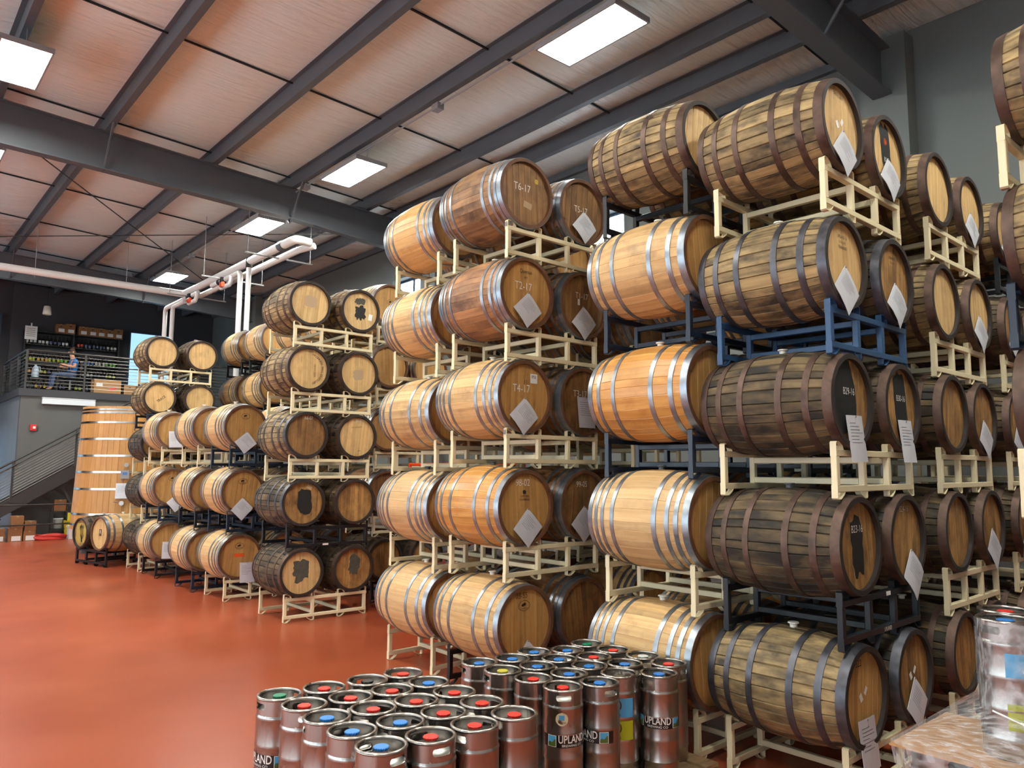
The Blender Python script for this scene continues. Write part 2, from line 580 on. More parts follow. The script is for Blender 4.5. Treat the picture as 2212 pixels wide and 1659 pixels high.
for i, (a, b, za, zb) in enumerate(WIN_L):
    window('window_%d' % (i + 3), -9.16, 1, a, b, za, zb, SKYM)

# ceiling: insulation panels between purlins and seams
PURLIN_X = [-8.2, -6.6, -5.0, -3.4, -1.85, -0.25, 1.32, 2.9, 4.74, 6.32, 8.0, 8.85]
SEAM_Y = [-4.1, -1.2, 1.6, 4.7, 7.8, 10.65, 14.15, 18.4, 21.4, 24.5, 27.0]
ceil = struct('ceiling', mesh('ceiling', ([(-9.3, -7.3, roof_z(-9.3) + 0.12), (10.35, -7.3, roof_z(10.35) + 0.12), (10.35, 29.3, roof_z(10.35) + 0.12), (-9.3, 29.3, roof_z(-9.3) + 0.12),
                                             (-9.3, -7.3, roof_z(-9.3) + 0.32), (10.35, -7.3, roof_z(10.35) + 0.32), (10.35, 29.3, roof_z(10.35) + 0.32), (-9.3, 29.3, roof_z(-9.3) + 0.32)],
                                            [(0, 3, 2, 1), (4, 5, 6, 7), (0, 1, 5, 4), (1, 2, 6, 5), (2, 3, 7, 6), (3, 0, 4, 7)]), CEILM))
xs = [-9.0] + PURLIN_X + [10.0]
ys = [-7.0] + SEAM_Y + [29.0]
for a, b in zip(xs, xs[1:]):
    for c, d in zip(ys, ys[1:]):
        nx, ny = 7, 7
        V, Fc = [], []
        for i in range(nx):
            for j in range(ny):
                u, v = i / (nx - 1), j / (ny - 1)
                x = a + (b - a) * u
                sag = 0.05 * (4 * u * (1 - u)) ** 0.8 * (0.55 + 0.45 * (4 * v * (1 - v)) ** 0.5)
                V.append((x, c + (d - c) * v, roof_z(x) + 0.03 - sag))
        for i in range(nx - 1):
            for j in range(ny - 1):
                k = i * ny + j
                Fc.append((k, k + 1, k + ny + 1, k + ny))
        obj('insulation_panel', mesh('insulation_panel', (V, Fc), CEILM, 60), ceil)
for y in SEAM_Y:
    V = []
    for x in (-9.0, 10.0):
        z = roof_z(x)
        V += [(x, y - 0.012, z - 0.005), (x, y + 0.012, z - 0.005), (x, y + 0.012, z - 0.03), (x, y - 0.012, z - 0.03)]
    obj('seam_strap', mesh('seam_strap', (V, [(0, 1, 2, 3), (7, 6, 5, 4), (0, 4, 5, 1), (1, 5, 6, 2), (2, 6, 7, 3), (3, 7, 4, 0)]), RUBBER), ceil)

def purlin(x, dep=0.25):
    z = roof_z(x)
    prof = [(-0.07, z), (0.0, z), (0.0, z - dep + 0.008), (0.085, z - dep + 0.008), (0.085, z - dep + 0.025), (0.093, z - dep + 0.025), (0.093, z - dep), (-0.008, z - dep), (-0.008, z - 0.008), (-0.07, z - 0.008)]
    n = len(prof)
    V = [(x + px, ROOM_Y0, pz) for px, pz in prof] + [(x + px, ROOM_Y1, pz) for px, pz in prof]
    return V, [(i, (i + 1) % n, n + (i + 1) % n, n + i) for i in range(n)]
for i, x in enumerate(PURLIN_X):
    tagp = struct('trim_%d' % (i + 1), mesh('purlin', purlin(x), STEELP))

def rafter(name, y, pts, wid=0.2):
    """tapered I-beam across X: pts = [(x, z_bottom)]"""
    parts = []
    for (xa, za), (xb, zb) in zip(pts, pts[1:]):
        ta, tb = roof_z(xa) - 0.25, roof_z(xb) - 0.25
        def slab(ya, yb, a0, a1, b0, b1):
            v = [(xa, ya, a0), (xb, ya, b0), (xb, yb, b0), (xa, yb, a0), (xa, ya, a1), (xb, ya, b1), (xb, yb, b1), (xa, yb, a1)]
            return v, [(0, 3, 2, 1), (4, 5, 6, 7), (0, 1, 5, 4), (1, 2, 6, 5), (2, 3, 7, 6), (3, 0, 4, 7)]
        parts.append(slab(y - wid / 2, y + wid / 2, za, za + 0.018, zb, zb + 0.018))
        parts.append(slab(y - wid / 2, y + wid / 2, ta - 0.018, ta, tb - 0.018, tb))
        parts.append(slab(y - 0.006, y + 0.006, za + 0.018, ta - 0.018, zb + 0.018, tb - 0.018))
    return struct(name, mesh(name, join(*parts), STEELP))
R1 = rafter('trim_20', 14.15, [(-9.0, 7.3), (-2.0, 7.1), (2.9, 7.02), (6.35, 6.92), (8.5, 6.78), (9.72, 6.68)])
R2 = rafter('trim_21', 3.9, [(-9.0, 7.3), (-2.0, 7.1), (2.9, 7.02), (6.82, 6.9), (9.72, 6.76)], 0.24)
R3 = rafter('trim_22', 24.35, [(-9.0, 7.3), (-2.0, 7.1), (3.0, 7.0), (6.35, 6.9), (9.72, 6.7)])
for y, R in ((14.15, R1), (3.9, R2), (24.35, R3)):
    for x in ((2.9, 6.32) if y > 5 else (8.0,)):
        for s in (-1, 1):
            obj('flange_brace', mesh('flange_brace', tube([(x + 0.03, y + 0.03 * s, 7.02 if x < 5 else 6.86), (x + 0.03, y + 0.55 * s, roof_z(x) - 0.2)], 0.022, 6), STEELP), R)
# wall columns boxed in beside the frames
for i, y in enumerate((3.89, 14.15, 24.35)):
    struct('trim_%d' % (30 + i), mesh('column_box', box(9.72, y - 0.29, 0, 10.0, y + 0.29, 7.55), WALLG))
# eave strut along the wall head
struct('trim_34', mesh('eave_strut', box(9.92, 4.2, 7.5, 10.0, ROOM_Y1, 7.61), STEELP))
# roof bracing rods
for i, (p, q) in enumerate((((1.4, 15.0, 7.75), (8.6, 23.8, 7.3)), ((8.6, 15.0, 7.3), (1.4, 23.8, 7.75)))):
    struct('trim_%d' % (40 + i), mesh('bracing_rod', tube([p, q], 0.012, 6), RAILM))

# ------------------------------------------------------------------ ceiling lights
def lamp(x, y, label):
    z = roof_z(x) - 0.55
    t = thing('ceiling_light', label, 'ceiling light', (x, y, z), 0, 'long ceiling fixtures')
    obj('diffuser', cached('lamp_d', lambda: mesh('diffuser', box(-0.28, -0.64, -0.012, 0.28, 0.64, 0.0), LIGHTM)), t)
    obj('housing', cached('lamp_h', lambda: mesh('housing', join(box(-0.31, -0.67, 0.002, 0.31, 0.67, 0.05), box(-0.31, -0.67, -0.02, -0.285, 0.67, 0.002), box(0.285, -0.67, -0.02, 0.31, 0.67, 0.002),
                                                              box(-0.285, -0.67, -0.02, 0.285, -0.645, 0.002), box(-0.285, 0.645, -0.02, 0.285, 0.67, 0.002)), LAMPFR)), t)
    for s in (-1, 1):
        obj('hanger', cached('lamp_w', lambda: mesh('hanger', tube([(0, 0, 0.05), (0, 0, 0.3)], 0.006, 6), LAMPFR)), t, (0, 0.5 * s, 0))
    return t
lamp(6.47, 6.0, 'large ceiling light above the marked barrels, nearest in view')
lamp(6.47, 11.85, 'ceiling light just in front of the middle roof beam')
lamp(6.47, 16.0, 'ceiling light just behind the middle roof beam')
lamp(6.47, 22.2, 'farthest ceiling light above the white pipes')
lamp(1.36, 12.0, 'ceiling light at the left edge in front of the beam')
lamp(1.36, 16.2, 'ceiling light at the left edge behind the beam')
for x, y in ((6.47, 0.2), (1.36, 6.0), (1.36, 0.2), (1.36, 22.2), (-3.8, 0.2), (-3.8, 6.0), (-3.8, 12.0), (-3.8, 18.0)):  # out-of-view fixtures added to raise the ambient light
    lamp(x, y, 'long ceiling light over the open floor outside the picture')
# conduit along the light row
cn = obj('conduit', mesh('conduit', tube([(6.45, 0.0, 7.52), (6.45, 23.0, 7.52)], 0.014, 8), LAMPFR))
tag(cn, 'thin grey conduit running along the row of ceiling lights', 'conduit')
for y in (9.2, 13.7, 20.4):
    obj('junction_box', cached('jbox', lambda: mesh('junction_box', box(-0.06, -0.08, -0.05, 0.06, 0.08, 0.05), LAMPFR)), cn, (6.45, y, 7.5))

# ------------------------------------------------------------------ barrels
BT = {  # L, rim radius, bilge radius, hoops (distance of centre from end, width)
    'bourbon': (0.92, 0.295, 0.345, ((0.028, 0.055), (0.155, 0.042), (0.325, 0.042))),
    'wine6': (0.92, 0.322, 0.369, ((0.025, 0.05), (0.125, 0.036), (0.285, 0.036))),
    'wine8': (0.92, 0.322, 0.369, ((0.024, 0.046), (0.095, 0.032), (0.165, 0.032), (0.268, 0.036))),
    'wine8b': (0.92, 0.322, 0.369, ((0.024, 0.046), (0.068, 0.03), (0.128, 0.03), (0.225, 0.034))),
}
WIDTHS = (0.8, 1.0, 1.25)
SEQ = [0, 1, 2, 1, 0, 2, 1, 1, 2, 0, 1, 2, 0, 1, 0, 2, 1, 2, 1, 0, 2, 0, 1, 2, 1, 0, 1, 2, 0, 2]
UNIT = 2 * PI / sum(WIDTHS[i] for i in SEQ)

def brad(kind, y):
    L, rh, rb, _ = BT[kind]
    t = min(1.0, abs(2 * y / L))
    return rb - (rb - rh) * t ** 2

def stave_geom(kind, wi, a_mid=0.0, ns=7):
    L = BT[kind][0]
    hw = WIDTHS[wi] * UNIT / 2
    V, Fc = [], []
    e, dp = (0.006, -0.009) if kind == 'bourbon' else (0.003, -0.0022)
    for i in range(ns + 1):
        y = -L / 2 + L * i / ns
        r = brad(kind, y)
        k = e / r
        for a, dr in ((-hw, dp), (-hw + k, 0), (hw - k, 0), (hw, dp)):
            V.append(((r + dr) * math.sin(a_mid + a), y, (r + dr) * math.cos(a_mid + a)))
    for i in range(ns):
        for q in range(3):
            Fc.append((i * 4 + q, (i + 1) * 4 + q, (i + 1) * 4 + q + 1, i * 4 + q + 1))
    # chime: end face and short inner return
    n = len(V)
    for y, d in ((-L / 2, 0.05), (L / 2, -0.05)):
        r = BT[kind][1] - 0.026
        for yy in (y, y + d):
            V.append((r * math.sin(a_mid - hw), yy, r * math.cos(a_mid - hw)))
            V.append((r * math.sin(a_mid + hw), yy, r * math.cos(a_mid + hw)))
    b = ns * 4
    Fc += [(0, 1, 2, 3, n + 1, n), (n, n + 1, n + 3, n + 2), (b + 3, b + 2, b + 1, b, n + 4, n + 5), (n + 5, n + 4, n + 6, n + 7)]
    return V, Fc

def stave_mesh(kind, wi, mat):
    def build():
        me = mesh('stave', stave_geom(kind, wi), mat, 30)
        return me
    return cached(('stave', kind, wi, mat.name), build)

def staves_joined(kind, mat):
    def build():
        parts, rn = [], []
        q = random.Random(5)
        a = 0.0
        for wi in SEQ:
            a += WIDTHS[wi] * UNIT / 2
            g = stave_geom(kind, wi, a, 6)
            parts.append(g)
            rn += [q.random()] * len(g[1])
            a += WIDTHS[wi] * UNIT / 2
        me = mesh('staves', join(*parts), mat, 30)
        at = me.attributes.new('rnd', 'FLOAT', 'FACE')
        at.data.foreach_set('value', rn)
        return me
    return cached(('staves', kind, mat.name), build)

def hoop_mesh(kind, i, mat, n=56):
    def build():
        L, rh, rb, hp = BT[kind]
        d, wd = hp[i]
        y0 = -L / 2 + d - wd / 2
        y1 = y0 + wd
        p = [(brad(kind, y0) - 0.001, y0), (brad(kind, y0) + 0.0035, y0), (brad(kind, (y0 + y1) / 2) + 0.0036, (y0 + y1) / 2), (brad(kind, y1) + 0.0035, y1), (brad(kind, y1) - 0.001, y1)]
        me = mesh('hoop', lathe(p, n, 'Y'), mat, 30)
        return me
    return cached(('hoop', kind, i, mat.name), build)

def head_boards(kind, mat, nb=8):
    def build():
        R = BT[kind][1] - 0.0255
        out = []
        for i in range(nb):
            xa, xb = -R + 2 * R * i / nb + 0.0008, -R + 2 * R * (i + 1) / nb - 0.0008
            pts = []
            for k in range(5):
                x = xa + (xb - xa) * k / 4
                pts.append((x, math.sqrt(max(0, R * R - x * x))))
            ring = pts + [(x, -z) for x, z in reversed(pts)]
            n = len(ring)
            cx, cz = (xa + xb) / 2, 0
            V = [(x, 0.0, z) for x, z in ring] + [(cx + (x - cx) * 0.955, -0.003, z * 0.995) for x, z in ring]
            Fc = [tuple(range(n, 2 * n))] + [(i2, (i2 + 1) % n, n + (i2 + 1) % n, n + i2) for i2 in range(n)]
            out.append(mesh('head_board', (V, Fc), mat))
        return out
    return cached(('boards', kind, mat.name), build)

def head_disc(kind, mat):
    def build():
        R = BT[kind][1] - 0.0255
        nb = 8
        V, Fc, rn = [], [], []
        q = random.Random(3)
        for i in range(nb):
            xa, xb = -R + 2 * R * i / nb, -R + 2 * R * (i + 1) / nb
            pts = []
            for k in range(5):
                x = xa + (xb - xa) * k / 4
                pts.append((x, math.sqrt(max(0, R * R - x * x))))
            ring = pts + [(x, -z) for x, z in reversed(pts)]
            n = len(V)
            V += [(x, -0.002 if (j not in (0, 4, 5, 9)) else 0.0, z) for j, (x, z) in enumerate(ring)]
            Fc.append(tuple(range(n, n + len(ring))))
            rn.append(q.random() * 0.6)
        me = mesh('head', (V, Fc), mat)
        at = me.attributes.new('rnd', 'FLOAT', 'FACE')
        at.data.foreach_set('value', rn)
        return me
    return cached(('head', kind, mat.name), build)

def bung_mesh(mat):
    return cached(('bung', mat.name), lambda: mesh('bung', lathe([(0.0, 0.03), (0.034, 0.03), (0.036, 0.022), (0.024, 0.018), (0.022, -0.02)], 16), mat, 40))

def decal(name, vf, mat, parent, y, z0):
    return obj(name, mesh(name, vf, mat), parent, (0, y, z0))

def barrel(x, y, z, kind, wm, hm, headm, label, fine=False, rz=0.0, marks=(), bung=True, group='oak barrels on racks', flip=False, bungm=None):
    """x, y, z = centre of the barrel; axis along local Y, front head at -Y"""
    L, rh, rb, hp = BT[kind]
    t = thing('oak_barrel', label, 'barrel', (x, y, z - rb), rz, group)
    roll = rng.uniform(0, 2 * PI)
    if fine:
        a = roll
        for wi in SEQ:
            a += WIDTHS[wi] * UNIT / 2
            obj('stave', stave_mesh(kind, wi, wm), t, (0, 0, rb), (0, a, 0))
            a += WIDTHS[wi] * UNIT / 2
    else:
        o = obj('staves', staves_joined(kind, wm), t, (0, 0, rb), (0, PI / 2 * rng.randrange(4), 0))
        o['kind'] = 'stuff'
    for i in range(len(hp)):
        obj('hoop', hoop_mesh(kind, i, hm), t, (0, 0, rb))
        obj('hoop', hoop_mesh(kind, i, hm), t, (0, 0, rb), (0, 0, PI))
    hr = rng.uniform(-0.12, 0.12)
    yh = -L / 2 + 0.032
    if fine:
        for me in head_boards(kind, headm):
            obj('head_board', me, t, (0, yh, rb), (0, hr, 0))
        obj('head', head_disc(kind, headm), t, (0, -yh, rb), (0, 0, PI))
    else:
        obj('head', head_disc(kind, headm), t, (0, yh, rb), (0, hr, 0))
    cm = CHIMED if kind == 'bourbon' else CHIMEB
    obj('chime', cached(('chime', kind), lambda: mesh('chime', lathe([(rh - 0.0305, -L / 2 + 0.028), (rh - 0.0305, -L / 2 - 0.002), (rh + 0.0005, -L / 2 - 0.002), (rh + 0.001, -L / 2 + 0.002)], 56, 'Y'), cm, 40)), t, (0, 0, rb))
    if bung:
        obj('bung', bung_mesh(bungm or BUNG), t, (0, 0, 2 * rb))
    ym = yh - 0.0045
    for mk in marks:
        k = mk[0]
        if k == 'text':        # text, string, x, z, size, mat, rot
            _, s, px, pz, sz, mt, ro = mk
            nm = {'white_chalk': 'chalk_mark'}.get(mt.name, 'stamp')
            decal(nm, rot2(text2d(s, sz, -0.008 if mt is CHALK else 0.0), ro, (px, pz), 0.85), mt, t, ym - 0.0012, rb)
        elif k == 'arc':       # letters set round a circle: string, radius, centre angle, step, size, mat
            _, s, r, a0, st, sz, mt = mk
            parts = []
            for i, ch in enumerate(s):
                if ch == ' ':
                    continue
                a = a0 - (i - (len(s) - 1) / 2) * st
                parts.append(rot2(text2d(ch, sz), a - PI / 2, (r * math.cos(a), r * math.sin(a))))
            decal('stamp', join(*parts), mt, t, ym, rb)
        elif k == 'patch':     # x, z, w, h, seed, mat, rot, rag
            _, px, pz, wd, ht, sd, mt, ro, rag = mk
            decal('paint_patch', rot2(blob(wd, ht, sd, rag=rag), ro, (px, pz)), mt, t, ym + 0.0006, rb)
        elif k == 'rect':      # name, x, z, w, h, mat, rot
            _, nm, px, pz, wd, ht, mt, ro = mk
            decal(nm, rot2(rect2(wd, ht), ro, (px, pz)), mt, t, ym - 0.0006, rb)
        elif k == 'oval':      # x, z, rx, rz, mat : ring with a little vine leaf inside
            _, px, pz, rx, rz_, mt = mk
            V, Fc = [], []
            n = 28
            for i in range(n):
                a = 2 * PI * i / n
                V += [(px + rx * math.cos(a), 0, pz + rz_ * math.sin(a)), (px + rx * 0.93 * math.cos(a), 0, pz + rz_ * 0.92 * math.sin(a))]
            for i in range(n):
                j = (i + 1) % n
                Fc.append((2 * i, 2 * j, 2 * j + 1, 2 * i + 1))
            leaf = rot2(blob(rx * 0.8, rz_ * 0.7, 4, n=12, rag=0.35, sq=2), 0.2, (px, pz + rz_ * 0.25))
            decal('stamp', join((V, Fc), leaf), mt, t, ym, rb)
    return t

def paper(x, y, z, label, style='diamond', wd=0.2, ht=0.255, rz=0.0, swing=0.0):
    """sheet in a plastic sleeve pinned to a barrel head; (x, y, z) is the pinned point, on the head side of the rim"""
    q = random.Random(int(abs(x * 131 + z * 71) * 100))
    nx, nz = 4, 6
    tilt = 0.1
    if style == 'diamond':
        ang = -(PI / 2 - math.atan2(wd, ht)) + swing
        pin = (-wd / 2 + 0.008, -0.008)
    else:
        ang = swing
        pin = (0, -0.01)
    bow = q.uniform(0.004, 0.014)
    def pt(u, v, dy=0.0):
        px, pz = -wd / 2 + wd * u, -ht * v
        px, pz = px - pin[0], pz - pin[1]
        c, s = math.cos(ang), math.sin(ang)
        X, Zz = px * c - pz * s, px * s + pz * c
        return (X, -0.008 + tilt * Zz * (1 if Zz < 0 else 0) - bow * (1 - (2 * u - 1) ** 2) + dy, Zz)
    V, Fc = [], []
    for dy in (0.0, 0.0025):
        for i in range(nx):
            for j in range(nz):
                V.append(pt(i / (nx - 1), j / (nz - 1), dy))
    k = nx * nz
    for i in range(nx - 1):
        for j in range(nz - 1):
            a = i * nz + j
            Fc.append((a, a + 1, a + nz + 1, a + nz))
            Fc.append((k + a, k + a + nz, k + a + nz + 1, k + a + 1))
    rim = [i * nz for i in range(nx)] + [(nx - 1) * nz + j for j in range(1, nz)] + [i * nz + nz - 1 for i in range(nx - 2, -1, -1)] + [j for j in range(nz - 2, 0, -1)]
    for a, b in zip(rim, rim[1:] + rim[:1]):
        Fc.append((a, b, k + b, k + a))
    o = obj('paper_sheet', mesh('paper_sheet', (V, Fc), PAPER, 50), None, (x, y, z), (0, 0, rz))
    tag(o, label, 'paper', 'record sheets hung on barrel heads')
    LV, LF = [], []
    for i in range(7):
        v0 = 0.16 + 0.07 * i
        u1 = q.uniform(0.45, 0.88)
        n = len(LV)
        LV += [pt(0.12, v0, -0.0012), pt(0.12, v0 + 0.012, -0.0012), pt((0.12 + u1) / 2, v0 + 0.012, -0.0012), pt(u1, v0 + 0.012, -0.0012), pt(u1, v0, -0.0012), pt((0.12 + u1) / 2, v0, -0.0012)]
        LF += [(n, n + 1, n + 2, n + 5), (n + 5, n + 2, n + 3, n + 4)]
    obj('printed_text', mesh('printed_text', (LV, LF), PRINT), o)
    px, py, pz = pt(*((0.03, 0.03) if style == 'diamond' else (0.5, 0.03)))
    obj('pin', cached('pin', lambda: mesh('pin', lathe([(0.0, -0.004), (0.006, -0.003), (0.006, 0.0), (0.0025, 0.0), (0.0025, 0.012)], 8, 'Y'), RODM)), o, (px, py - 0.002, pz))
    return o

# ------------------------------------------------------------------ steel barrel racks
RW, RD, RH, TB = 1.16, 0.773, 0.353, 0.04
SP = (RW - TB) / 3
ZB, ZT = 0.044, RH - 0.052      # underside of bottom rail, top of top rail
def rack_meshes(mat):
    def build():
        d = {}
        d['rail'] = mesh('rail', cbox(0, 0, 0, RW, TB, TB), mat)
        d['post'] = mesh('post', cbox(0, 0, ZB + TB, TB, TB, ZT - TB), mat)
        d['tube'] = mesh('cross_tube', cbox(0, TB, 0, TB, RD, TB), mat)
        up_ = [(0.0, ZT - TB), (0.0, RH - 0.008), (0.01, RH), (0.045, RH), (0.088, RH - 0.026), (0.102, ZT)]
        dn = [(0.102, ZB), (0.088, 0.026), (0.045, 0.0), (0.01, 0.0), (0.0, 0.008), (0.0, ZB + TB)]
        # straps hug the outer side of the posts
        d['loop_up'] = mesh('barrel_cradle', strap([(x - 0.001, z) for x, z in up_], 0, TB, -0.005), mat)
        d['loop_dn'] = mesh('barrel_cradle', strap([(x - 0.001, z) for x, z in dn], 0, TB, -0.005), mat)
        d['loop_upm'] = mesh('barrel_cradle', strap([(TB + 0.001 - x, z) for x, z in up_], 0, TB, 0.005), mat)
        d['loop_dnm'] = mesh('barrel_cradle', strap([(TB + 0.001 - x, z) for x, z in dn], 0, TB, 0.005), mat)
        d['stacker'] = mesh('stacking_plate', cbox(-0.004, 0.0, 0.004, 0.004, TB, RH - 0.004, 0.001), mat)
        return d
    return cached(('rack', mat.name), build)

def rack(x, y, z, col, label, full=True, rz=0.0):
    mat = RACKMAT[col]
    t = thing('barrel_rack', label, 'barrel rack', (x, y, z), rz, 'steel two-barrel racks')
    d = rack_meshes(mat)
    if full:
        for y0 in (0.0, RD):
            obj('rail', d['rail'], t, (0, y0, ZB))
            obj('rail', d['rail'], t, (0, y0, ZT - TB))
            for i in range(4):
                obj('post', d['post'], t, (SP * i, y0, 0))
                k = '' if i in (0, 2) else 'm'
                obj('barrel_cradle', d['loop_up' + k], t, (SP * i, y0, 0))
                obj('barrel_cradle', d['loop_dn' + k], t, (SP * i, y0, 0))
        for i in (1, 2):
            for zz in (ZB + TB, ZT - 2 * TB):
                obj('cross_tube', d['tube'], t, (SP * i, 0, zz))
    else:
        def frame():
            ps = [cbox(0, 0, ZB, RW, TB, ZB + TB), cbox(0, 0, ZT - TB, RW, TB, ZT)]
            for i in range(4):
                k = '' if i in (0, 2) else 'm'
                ps.append(cbox(SP * i, 0, ZB + TB, SP * i + TB, TB, ZT - TB))
                for q in ('loop_up', 'loop_dn'):
                    me = d[q + k]
                    ps.append(move(([tuple(v.co) for v in me.vertices], [tuple(p.vertices) for p in me.polygons]), (SP * i, 0, 0)))
            return mesh('end_frame', join(*ps), mat)
        me = cached(('rackframe', mat.name), frame)
        obj('end_frame', me, t)
        obj('end_frame', me, t, (0, RD, 0))
        for i in (1, 2):
            for zz in (ZB + TB, ZT - 2 * TB):
                obj('cross_tube', d['tube'], t, (SP * i, 0, zz))
    return t

# ------------------------------------------------------------------ the stacks
LV = ('bottom', 'second', 'third', 'fourth', 'top')
SD = {'A': 'stack behind T-17 stack', 'B': 'T-17 stack', 'C': 'second nearest stack', 'D': 'nearest stack', 'E': 'weathered stack left of centre', 'F': 'nearest low stack', 'G': 'middle low stack',
      'H': 'farthest low stack', 'I': 'far tall stack', 'K': 'stack at right edge', 'D2': 'nearest stack second row', 'D3': 'nearest stack third row', 'A2': 'second row past T-17 stack', 'B2': 'second row behind T-17 stack',
      'C2': 'second row of second nearest stack', 'E2': 'second row behind weathered stack', 'F2': 'second row behind nearest low stack', 'G2': 'second row behind middle low stack', 'H2': 'second row behind farthest low stack', 'I2': 'second row behind far tall stack'}
KINDW = {'oak_tan': 'tan oak', 'oak_pale': 'pale oak', 'oak_varnished': 'varnished orange oak', 'oak_light_varnish': 'honey oak', 'oak_wine_stained': 'wine-stained oak', 'oak_brown': 'brown oak', 'oak_weathered': 'weathered oak', 'oak_blackened': 'blackened oak'}

T_ = lambda s, x=0.0, z=0.08, sz=0.085, m_=CHALK, r=0.0: ('text', s, x, z, sz, m_, r)
SCRAP = [('rect', 'paper_scrap', -0.03, 0.0, 0.035, 0.05, WHITE_ST, 0.5), ('rect', 'paper_scrap', 0.035, 0.03, 0.05, 0.03, WHITE_ST, 0.9)]
CANTON = [('oval', 0, 0.15, 0.066, 0.045, INK), ('text', 'CANTON', 0, 0.125, 0.022, INK, 0.0)]
SMALLST = lambda s: [('text', s, 0, 0.17, 0.03, INK, 0.0), ('text', s[::-1], 0.0, 0.135, 0.022, BRAND, 0.0)]

# stack: x, y, yaw(deg), levels: (z, rack colour, (left barrel), (right barrel)); barrel = (kind, wood, hoop, head, marks, note, paper)
WT = ('wine8', W_TAN, ZINC, H_TAN)
WT6 = ('wine6', W_TAN, ZINC, H_TAN)
WP = ('wine8', W_PALE, ZINC, H_TAN)
WP6 = ('wine6', W_PALE, ZINC, H_TAN)
WO = ('wine6', W_ORANGE, ZINC, H_TAN)
WW = ('wine8', W_WINE, ZINC, H_BROWN)
WB = ('wine8b', W_BROWN, ZINC, H_BROWN)
BO = ('bourbon', W_BOURBON, RUST, H_PALE)
BOI = ('bourbon', W_BOURBON, IRON, H_PALE)
BD = ('bourbon', W_DARK, RUST, H_OLD)
BDI = ('bourbon', W_DARK, IRON, H_OLD)
DI = ('diamond', 0.0, -0.02)
def Bq(base, marks=(), note='', pap=None):
    return (*base, tuple(marks), note, pap)
